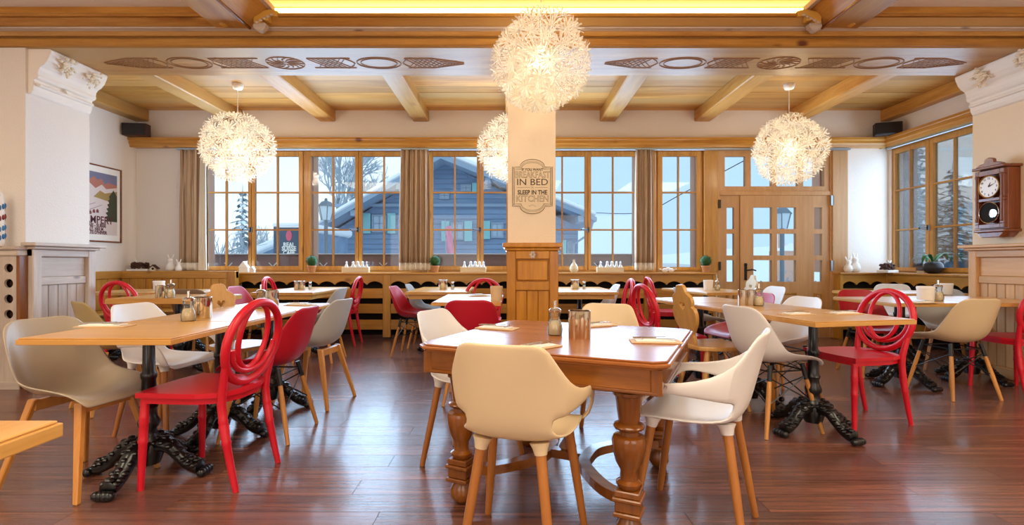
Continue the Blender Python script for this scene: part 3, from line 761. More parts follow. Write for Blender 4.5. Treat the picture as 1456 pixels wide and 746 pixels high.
def make_wire():
    t = thing('shell_chair', 'proto', 'chair')
    bucket_shell(t, M['white'])
    tops = [(-.13, .13), (.13, .13), (-.13, -.12), (.13, -.12)]; bots = [(-.20, .21), (.20, .21), (-.20, -.21), (.20, -.21)]
    wr = MB()
    def at(i, z):
        f = 1 - z / .40; a, b = tops[i], bots[i]; return (a[0] + (b[0] - a[0]) * f, a[1] + (b[1] - a[1]) * f, z)
    for i in range(4):
        obj('leg', MB().tube([at(i, .40), at(i, .2), at(i, .0)], [.012, .0155, .0115], 10), M['legwood'], t, smooth=True)
        wr.tube([at(i, .33), at(i, .425)], .015, 8)
    for z in (.385,):
        for i, j in ((0, 1), (1, 3), (3, 2), (2, 0)): wr.tube([at(i, z), at(j, z)], .005, 6)
    for i, j in ((0, 1), (1, 3), (3, 2), (2, 0)):
        wr.tube([at(i, .35), at(j, .19)], .004, 5); wr.tube([at(j, .35), at(i, .19)], .004, 5)
    obj('wire_brace', wr, M['wire'], t, smooth=True)
    return t
def make_leg():
    t = thing('shell_chair', 'proto', 'chair')
    bucket_shell(t, M['white'])
    for sx in (-1, 1):
        for sy in (-1, 1):
            a = Vector((sx * .12, sy * .13, .425)); b = Vector((sx * .205, sy * (.215 if sy > 0 else .235), 0))
            mb = MB(); vs = []
            for p, wd, d in ((b, .0115, .012), (a, .0135, .021)):
                for q in ((-1, -1), (1, -1), (1, 1), (-1, 1)): vs.append((p.x + q[0] * wd, p.y + q[1] * d, p.z))
            mb.add(vs, [(3, 2, 1, 0), (4, 5, 6, 7), (0, 1, 5, 4), (1, 2, 6, 5), (2, 3, 7, 6), (3, 0, 4, 7)])
            obj('leg', mb, M['legwood'], t, bev=.004)
    for sy in (-1, 1): obj('cross_rail', MB().cbox((0, sy * .13, .395), (.25, .03, .05)), M['legwood'], t, bev=.004)
    return t
ARM = [(.225, .425, .185), (.215, .445, .212), (.16, .455, .222), (.06, .45, .224), (-.06, .445, .216), (-.14, .45, .192), (-.182, .472, .165), (-.203, .53, .160), (-.22, .60, .170), (-.24, .68, .180), (-.258, .75, .181), (-.266, .787, .163), (-.269, .80, .12)]
ALIFT = [.0, .003, .008, .012, .018, .025, .03, .035, .04, .045, .035, .02, .01]
def make_arm():
    t = thing('arm_chair', 'proto', 'chair')
    mb = MB().grid(shell_rows(ARM, ALIFT))
    rows = shell_rows(ARM, ALIFT)
    for s in (-1, 1):
        k = 0 if s < 0 else -1
        up = [rows[10][k], (s * .218, -.185, .690), (s * .246, -.10, .638), (s * .268, .0, .612), (s * .280, .10, .602), (s * .282, .165, .590), (s * .276, .205, .55), (s * .260, .222, .50), (s * .236, .226, .462), (s * .205, .218, .444)]
        m1 = [rows[9][k], (s * .218, -.175, .638), (s * .254, -.09, .612), (s * .275, .0, .597), (s * .287, .09, .592), (s * .289, .15, .578), (s * .282, .186, .54), (s * .265, .204, .494), (s * .238, .21, .460), (s * .205, .202, .445)]
        m2 = [rows[8][k], (s * .214, -.165, .588), (s * .250, -.085, .582), (s * .275, .0, .581), (s * .287, .08, .581), (s * .289, .135, .566), (s * .282, .168, .53), (s * .264, .186, .488), (s * .237, .192, .458), (s * .205, .185, .446)]
        lo = [rows[7][k], (s * .205, -.155, .545), (s * .240, -.08, .556), (s * .264, .0, .562), (s * .278, .07, .570), (s * .279, .118, .555), (s * .272, .150, .52), (s * .256, .168, .482), (s * .233, .175, .456), (s * .205, .168, .447)]
        nar = lambda p: p if abs(p[0]) < .18 else ((.18 + (abs(p[0]) - .18) * .62) * s, p[1], p[2])
        mb.grid([list(q) if i == 0 else [nar(p) for p in q] for i, q in enumerate(zip(up, m1, m2, lo))])
    solid_shell('shell', mb, M['cream'], t, .012)
    for sx in (-1, 1):
        for sy in (-1, 1):
            a = Vector((sx * (.15 if sy > 0 else .105), sy * .135, .44)); b = Vector((sx * (.205 if sy > 0 else .165), sy * .205, 0)); k = lambda z: tuple(b + (a - b) * (z / .44))
            lg = obj('leg', MB().tube([k(.42), k(.2), k(0)], [.0185, .017, .0135], 12), M['armleg'], t, smooth=True)
            obj('socket', MB().tube([k(.448), k(.43), k(.408)], [.036, .027, .0215], 12), M['cream'], lg, smooth=True)
    return t
def make_loop():
    t = thing('loop_back_chair', 'proto', 'chair'); m = M['red']
    seat = [(-.17, -.19), (.17, -.19), (.215, .17), (.20, .205), (.0, .225), (-.20, .205), (-.215, .17)]
    obj('seat', MB().prism(smoothpoly(seat, 3), .435, .458, 'z').prism([(x * .93, y * .93) for x, y in smoothpoly(seat, 3)], .405, .436, 'z'), m, t, bev=.005)
    def ring(cz_, hw, hh, r, n=36, a0=0, a1=2 * PI, closed=True, yo=0):
        pts = []
        for i in range(n if closed else n + 1):
            a = a0 + (a1 - a0) * i / n
            x, z = hw * math.cos(a), cz_ + hh * math.sin(a); pts.append((x, -.19 - (z - .45) * .20 + yo, z))
        return MB().tube(pts, r, 8, closed)
    obj('back_loop', ring(.672, .207, .195, .0205), m, t, smooth=True)
    obj('back_loop', ring(.70, .112, .158, .0135, yo=.006), m, t, smooth=True)
    obj('back_loop', ring(.655, .165, .125, .0135, 24, PI, 2 * PI, False, yo=-.006), m, t, smooth=True)
    for s in (-1, 1):
        x, y = s * .188, .185
        rg = [.019, .019, .0225, .019, .0225, .019, .019, .0225, .0185, .016, .0145]; zz = [.42, .345, .335, .325, .315, .305, .235, .225, .215, .1, 0]
        obj('leg', MB().tube([(x + s * .012 * (1 - z / .42), y + .012 * (1 - z / .42), z) for z in zz], rg, 10), m, t, smooth=True)
        zz = [.62, .54, .46, .40, .335, .325, .315, .305, .235, .225, .215, .1, 0]; rg = [.013, .017, .02, .02, .0195, .0225, .0195, .0225, .019, .022, .0185, .0165, .014]
        pts = []
        for z in zz:
            if z > .45: pts.append((s * (.172 + (z - .45) * .12), -.19 - (z - .45) * .20, z))
            else: pts.append((s * .172, -.185 - .075 * ((.45 - z) / .45) ** 1.5, z))
        obj('leg', MB().tube(pts, rg, 10), m, t, smooth=True)
    return t
def make_heart():
    t = thing('carved_chair', 'proto', 'chair'); m = M['heartwood']
    st = [(-.13, -.18), (.13, -.18), (.205, .0), (.205, .15), (.15, .2), (-.15, .2), (-.205, .15), (-.205, .0)]
    obj('seat', MB().prism(smoothpoly(st, 2), .435, .465, 'z'), m, t, bev=.007, seg=2)
    half = [(.055, 0), (.075, .05), (.07, .09), (.10, .13), (.135, .18), (.15, .24), (.135, .28), (.11, .295), (.125, .325), (.12, .36), (.085, .385), (.06, .40), (.05, .43), (.03, .45)]
    outer = [(x, y) for x, y in half] + [(-x, y) for x, y in reversed(half)]
    outer = smoothpoly(outer, 3)
    def heart(cx_, cy_, s): return [(cx_ + s * .0625 * 16 * math.sin(a) ** 3 / 16 * 16 / 16, cy_ + s * .0625 * (13 * math.cos(a) - 5 * math.cos(2 * a) - 2 * math.cos(3 * a) - math.cos(4 * a)) / 16) for a in [2 * PI * i / 22 for i in range(22)]]
    me = shape_mesh(outer, [heart(0, .30, .62), heart(0, .10, .42)], .022, m, 'backrest', .003)
    me.transform(Matrix.Translation((0, -.165, .455)) @ Matrix.Rotation(math.radians(90 + 11), 4, 'X'))
    link('backrest', me, t)
    for sx in (-1, 1):
        for sy in (-1, 1):
            obj('leg', MB().tube([(sx * .12, sy * .11, .44), (sx * .15, sy * .145, .22), (sx * .185, sy * .185, 0)], [.019, .021, .014], 8), m, t, smooth=True)
    return t
proto = {'wire': make_wire(), 'leg': make_leg(), 'arm': make_arm(), 'loop': make_loop(), 'heart': make_heart()}
GRP = {'wire': 'moulded shell chairs', 'leg': 'moulded shell chairs', 'arm': 'moulded armchairs with cut out sides', 'loop': 'red loop back chairs', 'heart': 'carved alpine chairs'}
CH = [
 ('leg', 'greige', -2.09, 2.45, -10, 'greige shell chair with flat wooden legs at the near left table end, closest at left'),
 ('loop', 'red', -1.52, 2.53, 174, 'red loop backed chair in the left foreground, right side of the nearest wooden table'),
 ('arm', 'white', -2.20, 3.2, -10, 'white armchair tucked behind the left sugar pourer and mirrored tumbler'),
 ('leg', 'olive', -2.92, 3.75, 56, 'olive beige shell chair seen edge on before the whitewashed wainscot'),
 ('heart', 'heartwood', -2.0, 3.72, -22, 'pale pine carved chair at the far left of the long left table row'),
 ('wire', 'crimson', -1.51, 3.14, 178, 'crimson shell chair with black wires right of the left table row'),
 ('leg', 'grey', -1.52, 3.85, 170, 'grey shell chair with wooden legs at the right end of the left table row'),
 ('wire', 'grey', -2.10, 5.5, 178, 'pale grey shell chair right of the white topped table under the lantern window'),
 ('loop', 'red', -2.26, 6.55, 182, 'red loop backed chair against the slatted cover below the middle curtain'),
 ('wire', 'crimson', -2.95, 5.8, 0, 'crimson shell chair at the left of the white topped table under the lantern window'),
 ('loop', 'red', -2.86, 6.45, 5, 'pinkish red loop backed chair below the boxwood beside the left windows'),
 ('wire', 'crimson', -1.14, 5.85, -5, 'crimson shell chair at the left edge of the table below the middle curtain'),
 ('wire', 'grey', -1.08, 6.42, 0, 'pale shell chair behind the crimson one below the middle curtain'),
 ('wire', 'crimson', -.31, 3.93, 90, 'crimson shell chair seen from behind, left of the column casing'),
 ('loop', 'red', -.33, 5.5, 268, 'red loop backed chair facing us behind the bucket left of the column'),
 ('loop', 'red', 1.08, 5.7, 180, 'red loop backed chair just right of the column at the table under the windows'),
 ('wire', 'white', 1.08, 6.35, 182, 'white shell chair hidden behind the red chair right of the column'),
 ('arm', 'white', -.216, 2.70, -24.5, 'white armchair at the back left side of the antique table'),
 ('arm', 'cream', .52, 3.0, 247, 'cream armchair across the antique table facing the camera'),
 ('arm', 'white', .76, 2.08, 148, 'white armchair at the right side of the antique table, seat and arms in full view'),
 ('arm', 'cream', .035, 1.88, 73, 'cream armchair in the centre foreground turning its back to the camera'),
 ('wire', 'white', 1.68, 3.27, 15, 'white shell chair with black wires left of the long right table row'),
 ('heart', 'heartwood', 1.48, 3.74, 12, 'golden pine carved chair with a heart cut out left of the right table row'),
 ('wire', 'crimson', 2.03, 4.5, 195, 'crimson shell chair behind the cutlery tumblers on the right table row'),
 ('loop', 'red', 1.36, 4.32, 12, 'red loop backed chair at the far left end of the right table row'),
 ('loop', 'red', 1.98, 6.35, 0, 'red loop backed chair below the single sash window'),
 ('leg', 'grey', 2.06, 5.5, 0, 'grey shell chair with wooden legs left of the table by the door'),
 ('wire', 'white', 2.12, 3.98, 194, 'white shell chair facing left on the far side of the right table row'),
 ('loop', 'red', 2.33, 3.42, 190, 'red loop backed chair at the right side of the right table row'),
 ('wire', 'beige', 3.56, 4.07, 94, 'beige shell chair seen from behind before the tables by the right pier'),
 ('wire', 'crimson', 3.45, 4.83, 266, 'crimson shell chair facing us behind the red chair of the right table row'),
 ('wire', 'white', 4.72, 6.25, 232, 'white shell chair in the right corner below the paper wreath'),
 ('leg', 'grey', 4.36, 5.05, 240, 'dark grey shell chair between the right pier and the tables'),
 ('loop', 'red', 4.17, 4.16, 90, 'red loop backed chair cut by the right edge of the picture'),
 ('loop', 'red', -3.86, 5.22, 82, 'red loop backed chair beside the left pier, back towards us'),
 ('wire', 'taupe', -3.36, 5.42, 92, 'taupe shell chair at the far left tables before the corner bench'),
 ('heart', 'palewood', 2.85, 6.45, 182, 'pale carved chair with a pierced back right of the table by the door'),
 ('wire', 'white', 2.8, 5.75, 188, 'white shell chair right of the table by the door'),
]
used = set()
for kind, colr, x, y, fd, lab in CH:
    p = proto[kind]; rz = math.radians(fd - 90); col = M[colr]
    mats = {'shell': col} if kind in ('wire', 'leg') else {'shell': col} if kind == 'arm' else {'seat': col, 'backrest': col, 'leg': col} if kind == 'heart' else {}
    r = dup(p, (x, y, 0), rz, lab, GRP[kind], mats)
    if kind == 'arm' and colr == 'white':
        for lg in kids(r):
            for so in kids(lg): so.material_slots[0].link = 'OBJECT'; so.material_slots[0].material = M['white']
for p in proto.values():
    for c_ in kids(p):
        for g_ in kids(c_): bpy.data.objects.remove(g_)
        bpy.data.objects.remove(c_)
    bpy.data.objects.remove(p)

# ------------------------------------------------------------------ tables
TH = .74
def pedestal(t, at=(0, 0), rot=0):
    ox, oy = at
    col = [(.05, .06), (.062, .10), (.066, .15), (.05, .19), (.04, .205), (.036, .235), (.046, .25), (.05, .27), (.036, .30), (.033, .33), (.042, .345), (.033, .36), (.031, .48), (.036, .49), (.036, .51), (.028, .52), (.026, .69)]
    obj('pedestal_post', MB().lathe(col, 14, (ox, oy, 0)), M['iron'], t, smooth=True)
    obj('top_plate', MB().cbox((ox, oy, .70), (.34, .04, .012)).cbox((ox, oy, .70), (.04, .34, .012)), M['iron'], t)
    for i in range(4):
        a = rot + i * PI / 2; ca, sa = math.cos(a), math.sin(a)
        pts = spline([(.02, .135), (.06, .155), (.11, .145), (.155, .10), (.20, .06), (.235, .045), (.262, .042)], 4)
        rr = [.036, .038, .04, .042, .043, .043, .043, .042, .041, .04, .039, .038, .037, .037, .038, .037, .036, .036, .037, .038, .039, .04, .041, .041, .03]
        mb = MB().tube([(ox + p.x * ca, oy + p.x * sa, p.y) for p in pts], rr[:len(pts)], 8, flat=.85)
        for k in (-1.4, -.5, .5, 1.4): mb.ball((ox + .282 * ca - k * .021 * sa, oy + .282 * sa + k * .021 * ca, .024), .022, 7, 5, (1.1, 1.1, 1))
        for k in range(7):
            q = pts[3 + 3 * k]
            for e in (-1, 0, 1): mb.ball((ox + q.x * ca - e * .028 * sa, oy + q.x * sa + e * .028 * ca, q.y + (.034 if e == 0 else .018)), .016, 6, 4, (1.2, 1.2, .8))
        obj('paw_foot', mb, M['iron'], t, smooth=True)
def table(label, cx_, cy_, wx_, dy_, rot=0, th=.03, post=(0, 0), prot=0, h=TH, boards=0, apron=False, posts=None):
    t = thing('pedestal_table', label, 'table', (cx_, cy_, 0), math.radians(rot), 'wooden tables on cast iron pedestals')
    obj('tabletop', MB().box(-wx_ / 2, wx_ / 2, -dy_ / 2, dy_ / 2, h - th, h - .006).box(-wx_ / 2 + .006, wx_ / 2 - .006, -dy_ / 2 + .006, dy_ / 2 - .006, h - .006, h), M['oak_x' if wx_ > dy_ else 'oak_y'], t, bev=.005, seg=2)
    if apron: obj('apron', MB().box(-wx_ / 2 + .04, wx_ / 2 - .04, -dy_ / 2 + .04, dy_ / 2 - .04, h - th - .05, h - th), M['oak_x'], t)
    for q in (posts or [post]): pedestal(t, q, prot)
    return t
table('nearest wooden table in the left foreground, greige chair at its end', -1.79, 2.46, .665, .625, 0, posts=[(-.03, .06)])
table('second table of the left row, mirrored tumbler on its front corner', -1.79, 3.085, .665, .62, 0)
table('last table of the left row beside the grey shell chair', -1.78, 3.705, .665, .62, 0)
table('thick topped table before the corner bench, tumbler and sugar pourer on it', -3.22, 4.85, .88, .66, 0, th=.05)
table('table at the corner bench, left of two, near the left pier', -4.36, 5.78, .62, .72, 0)
table('table at the corner bench, right of two, glass box on it', -3.73, 5.78, .62, .72, 0)
table('white shining table under the lantern window with two glass tumblers', -2.49, 6.05, .68, 1.25, 0, apron=True, posts=[(0, -.25)])
table('table below the middle curtain with a cutlery tumbler and salt shaker', -.84, 6.1, .68, 1.2, 0, apron=True, posts=[(0, .0)])
table('small table holding a wooden bucket left of the column casing', -.375, 4.62, .57, 1.05, 0, posts=[(0, .15)])
table('table half hidden by the column on its right side under the windows', .82, 6.1, .70, 1.2, 0, apron=True, posts=[(0, 0)])
rot = 12; u = Vector((-math.sin(math.radians(rot)), math.cos(math.radians(rot)))); v = Vector((u.y, -u.x))
base_c = Vector((1.65, 2.73)) + v * .34 + u * .325
for i, lab in enumerate(('nearest table of the right row, golden front edge, red chair at its right', 'middle table of the right row, napkins on its surface', 'far table of the right row with cutlery tumblers and sugar')):
    q = base_c + u * (.65 * i); table(lab, q.x, q.y, .68, .645, rot, posts=[(0, .06 if i == 0 else 0)], prot=math.radians(10))
table('table in front of the glazed door with a white bucket', 2.32, 5.95, .66, 1.05, 10, posts=[(.06, .15)])
table('left one of the two tables by the right pier, white bucket on it', 3.4, 4.39, .70, .78, 0, prot=.3)
table('right one of the two tables by the right pier, behind the cut off red chair', 4.12, 4.44, .73, .86, 0, posts=[(.05, .12)], prot=.2)
table('white shining table in the right corner near the orchid', 4.25, 5.55, 1.05, .62, 0)
table('golden table corner entering the picture at bottom left', -1.262, .70, .67, .68, 0, th=.035, prot=.4)

# antique table in the centre
AT = thing('antique_table', 'polished antique walnut table with turned legs in the centre foreground', 'table', (.27, 2.43, 0), math.radians(-24.5))
AH = .712
hx_, hy_ = .535, .51
def chamf(hx, hy, c): return [(-hx + c, -hy), (hx - c, -hy), (hx, -hy + c), (hx, hy - c), (hx - c, hy), (-hx + c, hy), (-hx, hy - c), (-hx, -hy + c)]
mb = MB()
for z0, z1, k in ((AH - .008, AH, -.012), (AH - .022, AH - .008, 0), (AH - .032, AH - .022, -.012)): mb.prism(chamf(hx_ + k, hy_ + k, .045), z0, z1, 'z')
obj('tabletop', mb, M['antique_top'], AT, bev=.004, seg=2)
for (a, b_, c, d, ax) in ((-hx_ + .06, hx_ - .06, -hy_ + .035, -hy_ + .065, 'x'), (-hx_ + .06, hx_ - .06, hy_ - .065, hy_ - .035, 'x'), (-hx_ + .035, -hx_ + .065, -hy_ + .06, hy_ - .06, 'y'), (hx_ - .065, hx_ - .035, -hy_ + .06, hy_ - .06, 'y')):
    ap = obj('apron', MB().box(a, b_, c, d, AH - .115, AH - .032), M['antique_' + ax], AT, bev=.004)
    q = .008
    if ax == 'x': obj('bead', MB().box(a - .02, b_ + .02, c - q, d + q, AH - .126, AH - .112), M['antique_x'], ap, bev=.004)
    else: obj('bead', MB().box(c * 0 + a - q, b_ + q, c - .02, d + .02, AH - .126, AH - .112), M['antique_y'], ap, bev=.004)
for sx in (-1, 1):
    for sy in (-1, 1): obj('corner_block', MB().prism([(sx * (hx_ - .05) + p, sy * (hy_ - .05) + q) for p, q in chamf(.022, .022, .008)], AH - .125, AH - .032, 'z'), M['antique_z'], AT)
legp = [(.012, 0), (.035, .008), (.05, .035), (.05, .06), (.035, .09), (.03, .10)]
legq = [(.036, .20), (.048, .215), (.05, .225), (.034, .235), (.033, .27), (.05, .30), (.063, .35), (.066, .385), (.06, .40), (.038, .405), (.036, .42), (.056, .43), (.06, .438), (.056, .446), (.038, .45), (.042, .47), (.05, .535), (.053, .555), (.062, .56), (.062, .572), (.04, .58), (.04, .592), (.055, .60), (.055, .615), (.036, .62), (.034, .66), (.04, .70)]
legs = []
for sx in (-1, 1):
    for sy in (-1, 1):
        lx, ly = sx * (hx_ - .165), sy * (hy_ - .13); legs.append((lx, ly))
        mb = MB().lathe(legq, 18, (lx, ly, -.045 * 0)); mb.lathe(legp, 16, (lx, ly, 0))
        lg = obj('leg', mb, M['antique_z'], AT, smooth=True)
        b2 = MB()
        for z0, z1, s in ((.10, .118, .052), (.118, .16, .045), (.16, .175, .055), (.175, .2, .047)): b2.cbox((lx, ly, (z0 + z1) / 2), (2 * s, 2 * s, z1 - z0))
        obj('block', b2, M['antique_z'], lg, bev=.004)
for s in (-1, 1):
    pts = spline([(s * (hx_ - .165), -(hy_ - .17), .135), (s * .25, -.28, .135), (s * .12, -.12, .14), (s * .10, 0, .14), (s * .12, .12, .14), (s * .25, .28, .135), (s * (hx_ - .165), hy_ - .17, .135)], 5)
    obj('stretcher', MB().tube(pts, .036, 4, flat=.8), M['antique_x'], AT)
obj('stretcher', MB().box(-.12, .12, -.03, .03, .12, .16).lathe([(.03, .16), (.045, .175), (.03, .2), (.012, .23)], 12), M['antique_x'], AT, bev=.003)

# ------------------------------------------------------------------ things on the tables
def sugar(label, x, y, z, s=1.0, salt=False):
    t = thing('salt_shaker' if salt else 'sugar_pourer', label, 'shaker' if salt else 'sugar pourer', (x, y, z), 0, 'glass shakers on the tables')
    if salt:
        pr = [(.018, 0), (.019, .05), (.015, .07)]; obj('glass_body', MB().lathe([(r * s, q * s) for r, q in pr], 12), M['jar'], t, smooth=True)
        obj('contents', MB().lathe([(r * s, q * s) for r, q in [(.015, .003), (.016, .045)]], 10), M['paper'], t, smooth=True)
        obj('lid', MB().lathe([(r * s, q * s) for r, q in [(.016, .07), (.017, .085), (.01, .095)]], 12), M['steel'], t, smooth=True)
    else:
        obj('glass_body', MB().lathe([(r * s, q * s) for r, q in [(.034, 0), (.036, .006), (.038, .03), (.032, .06), (.024, .08), (.025, .095), (.029, .11), (.029, .118)]], 16), M['jar'], t, smooth=True)
        obj('contents', MB().lathe([(r * s, q * s) for r, q in [(.03, .004), (.034, .03), (.029, .058), (.02, .07)]], 14), M['sugar'], t, smooth=True)
        obj('lid', MB().lathe([(r * s, q * s) for r, q in [(.0295, .112), (.031, .122), (.022, .13), (.008, .133), (.007, .165), (.004, .166)]], 14), M['steel'], t, smooth=True)
def tumbler(label, x, y, z, r=.05, h=.115, n=6, gold=True):
    t = thing('cutlery_tumbler', label, 'tumbler', (x, y, z), 0, 'tumblers on the tables')
    obj('cup', MB().lathe([(r * .97, 0), (r, .004), (r, h), (r * .93, h), (r * .92, .01), (.002, .008)], 24), M['mirror_gold'] if gold else M['steel'], t, smooth=True)
    obj('rim', MB().tube([(r * .97 * math.cos(2 * PI * i / 24), r * .97 * math.sin(2 * PI * i / 24), h) for i in range(24)], .003, 6, True), M['steel'], t, smooth=True)
    cols = [M['paper'], M['kraft'], M['crimson'], M['steel'], M['sugar'], M['ink']]
    for i in range(n):
        a = 2 * PI * i / n; p = obj('sachet', MB().cbox((0, 0, h * .42), (.022, .004, h * .8)), cols[i % 6], t, loc=(r * .5 * math.cos(a), r * .5 * math.sin(a), .006), rz=a + .6)
def bucket(label, x, y, z, r, h, m):
    t = thing('small_bucket', label, 'bucket', (x, y, z), 0, 'small buckets on the tables')
    obj('body', MB().lathe([(r * .9, 0), (r * .92, .003), (r, h), (r * .92, h), (r * .84, .012), (.002, .01)], 20), m, t, smooth=True)
    obj('band', MB().lathe([(r * .995, h * .82), (r * 1.03, h * .83), (r * 1.04, h * .94), (r * 1.0, h * .95)], 20), m, t, smooth=True)
def setting(label, x, y, z, deg, L=.22, kraft=True):
    t = thing('napkin_setting', label, 'napkin', (x, y, z), math.radians(deg), 'napkins with cutlery on the tables')
    obj('pouch', MB().box(-L / 2, L / 2, -.05, .05, 0, .006), M['kraft'], t, bev=.002)
    obj('napkin', MB().box(-L / 2 + .02, L / 2 - .03, -.042, .03, .006, .012).box(-L / 2 + .05, L / 2 - .06, -.035, .012, .012, .017), M['paper'], t, bev=.002)
    obj('fork', MB().tube([(-L / 2 + .01, .008, .0195), (0, .006, .021), (L * .2, .008, .022)], .0035, 6, flat=.5).box(L * .2, L * .33, .0, .016, .019, .0215), M['steel'], t)
    obj('knife', MB().tube([(-L / 2 + .01, -.018, .0195), (0, -.018, .021)], .004, 6, flat=.6).box(0, L * .36, -.026, -.014, .0185, .0215), M['steel'], t)
sugar('sugar pourer with brown sugar on the antique table', *P(789, 476, AH))
tumbler('large mirrored golden tumbler on the antique table', *P(824, 480, AH), .052, .125)
setting('napkin with cutlery on the antique table at its far left', *P(707, 467, AH), -24, .22)
setting('napkin with cutlery on the antique table before the foreground chair', *P(764, 494, AH), 40, .2)
setting('napkin with cutlery behind the golden tumbler on the antique table', *P(850, 463, AH), -60 + 85, .2)
setting('napkin with cutlery at the right end of the antique table', *P(932, 486, AH), -6, .22)
sugar('sugar pourer on the seam of the two nearest left tables', *P(268, 456, TH))
tumbler('mirrored tumbler behind the sugar pourer on the left table row', *P(286, 452, TH), .055, .12)
setting('napkin with cutlery on the near left wooden table', *P(150, 464, TH), 4, .24)
sugar('sugar pourer in the middle of the left table row', *P(371, 438, TH))
tumbler('steel tumbler at the middle of the left table row', *P(386, 436, TH), .05, .12, gold=False)
setting('napkin with cutlery at the far end of the left table row', *P(427, 434, TH), -8, .22)
tumbler('golden tumbler on the thick topped table before the corner bench', *P(228, 423.5, TH), .04, .115, 4)
sugar('sugar pourer on the thick topped table before the corner bench', *P(243, 423, TH))
bucket('clear white box shaped cup on the table at the corner bench', *P(226, 412.5, TH), .06, .11, M['ceramic'])
tumbler('left glass tumbler on the table under the lantern window', *P(422, 411.5, TH), .032, .10, 3, False)
tumbler('right glass tumbler on the table under the lantern window', *P(430, 411.5, TH), .032, .10, 3, False)
sugar('salt shaker on the table under the lantern window', *P(441, 411, TH), 1.0, True)
tumbler('cutlery tumbler on the table below the middle curtain', *P(630, 411, TH), .055, .11, 5, False)
sugar('salt shaker on the table below the middle curtain', *P(643.5, 411, TH), 1.0, True)
bucket('wooden bucket on the small table left of the column', *P(706, 427.5, TH), .052, .125, M['kraft'])
setting('napkin with cutlery before the wooden bucket left of the column', *P(681, 421, TH), 20, .2)
tumbler('cutlery tumbler on the table right of the column', *P(817.5, 410.5, TH), .05, .11, 5, False)
sugar('salt shaker on the table right of the column', *P(830.5, 410.5, TH), 1.0, True)
tumbler('left cutlery tumbler on the right table row', *P(1056, 433.5, TH), .034, .115, 4, False)
tumbler('right cutlery tumbler on the right table row', *P(1067, 434, TH), .034, .115, 4, False)
sugar('sugar pourer beside the cutlery tumblers on the right table row', *P(1079, 434.5, TH))
setting('napkin with cutlery on the golden front of the right table row', *P(1200, 446, TH), 8, .2)
setting('napkin with cutlery at the middle of the right table row', *P(1132, 447, TH), 15, .2)
bucket('white bucket on the table before the door', *P(1007, 412.5, TH), .055, .12, M['ceramic'])
sugar('sugar pourer on the table before the door', *P(1020, 412.5, TH), .85)
bucket('white bucket on the left table by the right pier', *P(1316, 428, TH), .062, .125, M['paper'])
sugar('sugar pourer with steel spout on the left table by the right pier', *P(1334, 427.5, TH), 1.05)
setting('napkin with cutlery beside the white bucket by the right pier', *P(1312, 430.5, TH), 5, .18)
bucket('white bucket on the corner table near the orchid', *P(1344, 418, TH), .065, .11, M['ceramic'])

# ------------------------------------------------------------------ sill decoration
SZ = cz(387.3)
def at_sill(px, y=7.0): return ((px - 728) * y / F, y, SZ)
def boxwood(label, px):
    t = thing('potted_boxwood', label, 'plant', at_sill(px, 7.02), 0, 'boxwood balls on the sill')
    obj('pot', MB().lathe([(.042, 0), (.055, .075), (.06, .078), (.06, .095), (.05, .095), (.045, .08)], 16), M['terracotta'], t, smooth=True)
    mb = MB().ball((0, 0, .16), .068, 12, 8)
    for i in range(420):
        a = R.uniform(0, 6.283); c = R.uniform(-1, 1); s_ = math.sqrt(1 - c * c); n_ = Vector((s_ * math.cos(a), s_ * math.sin(a), c)); p = Vector((0, 0, .16)) + n_ * R.uniform(.068, .084)
        q = n_.cross(Vector((R.uniform(-1, 1), R.uniform(-1, 1), R.uniform(-1, 1)))).normalized() * .009; w_ = n_.cross(q).normalized() * .005
        mb.add([p - q, p + w_ + n_ * .003, p + q, p - w_ + n_ * .003], [(0, 1, 2, 3)])
    obj('foliage', mb, M['leaf'], t)['kind'] = 'stuff'
boxwood('round boxwood in a clay pot below the lantern window', 443.5); boxwood('round boxwood in a clay pot right of the middle curtain', 618.5); boxwood('round boxwood in a clay pot beside the door', 1003.5)
def trough(label, x0, x1):
    a, b_ = at_sill(x0)[0], at_sill(x1)[0]
    t = thing('trough_of_figures', label, 'decoration', ((a + b_) / 2, 7.0, SZ), 0, 'white troughs on the sill'); hw = (b_ - a) / 2
    obj('trough', MB().box(-hw, hw, -.04, .04, 0, .012).box(-hw, hw, -.04, -.032, .012, .075).box(-hw, hw, .032, .04, .012, .075).box(-hw, -hw + .008, -.032, .032, .012, .075).box(hw - .008, hw, -.032, .032, .012, .075), M['palewood'], t, bev=.003)
    for i, (f, k) in enumerate(((-.7, .045), (-.2, .06), (.15, .065), (.5, .05), (.8, .04))):
        obj('glass_figure', MB().lathe([(.012, 0), (k * .55, .03), (k * .62, .06), (k * .4, .09), (k * .22, .11), (k * .32, .125), (k * .2, .14), (.003, .146)], 10), M['frosted'], t, smooth=True, loc=(f * hw, 0, .012))
M['frosted'] = flat('frosted_glass', '#e9eef2', .15, spec=.7)
trough('white wooden trough of glass figures left of the middle curtain', 487, 525); trough('white wooden trough of glass figures left of the column', 655, 691); trough('white wooden trough of glass figures left of the right curtain', 848.5, 886)
def lathe_thing(name, label, cat, loc, prof, m, n=16, grp=None, sc=1):
    return tag(obj(name, MB().lathe([(r * sc, z * sc) for r, z in prof], n), m, None, True, loc=loc), label, cat, grp)
lathe_thing('onion_vase', 'pale onion shaped vase on the sill just right of the column', 'vase', at_sill(816), [(.04, 0), (.058, .03), (.06, .06), (.045, .10), (.018, .135), (.012, .165), (.02, .18), (.012, .18)], M['palewood'])
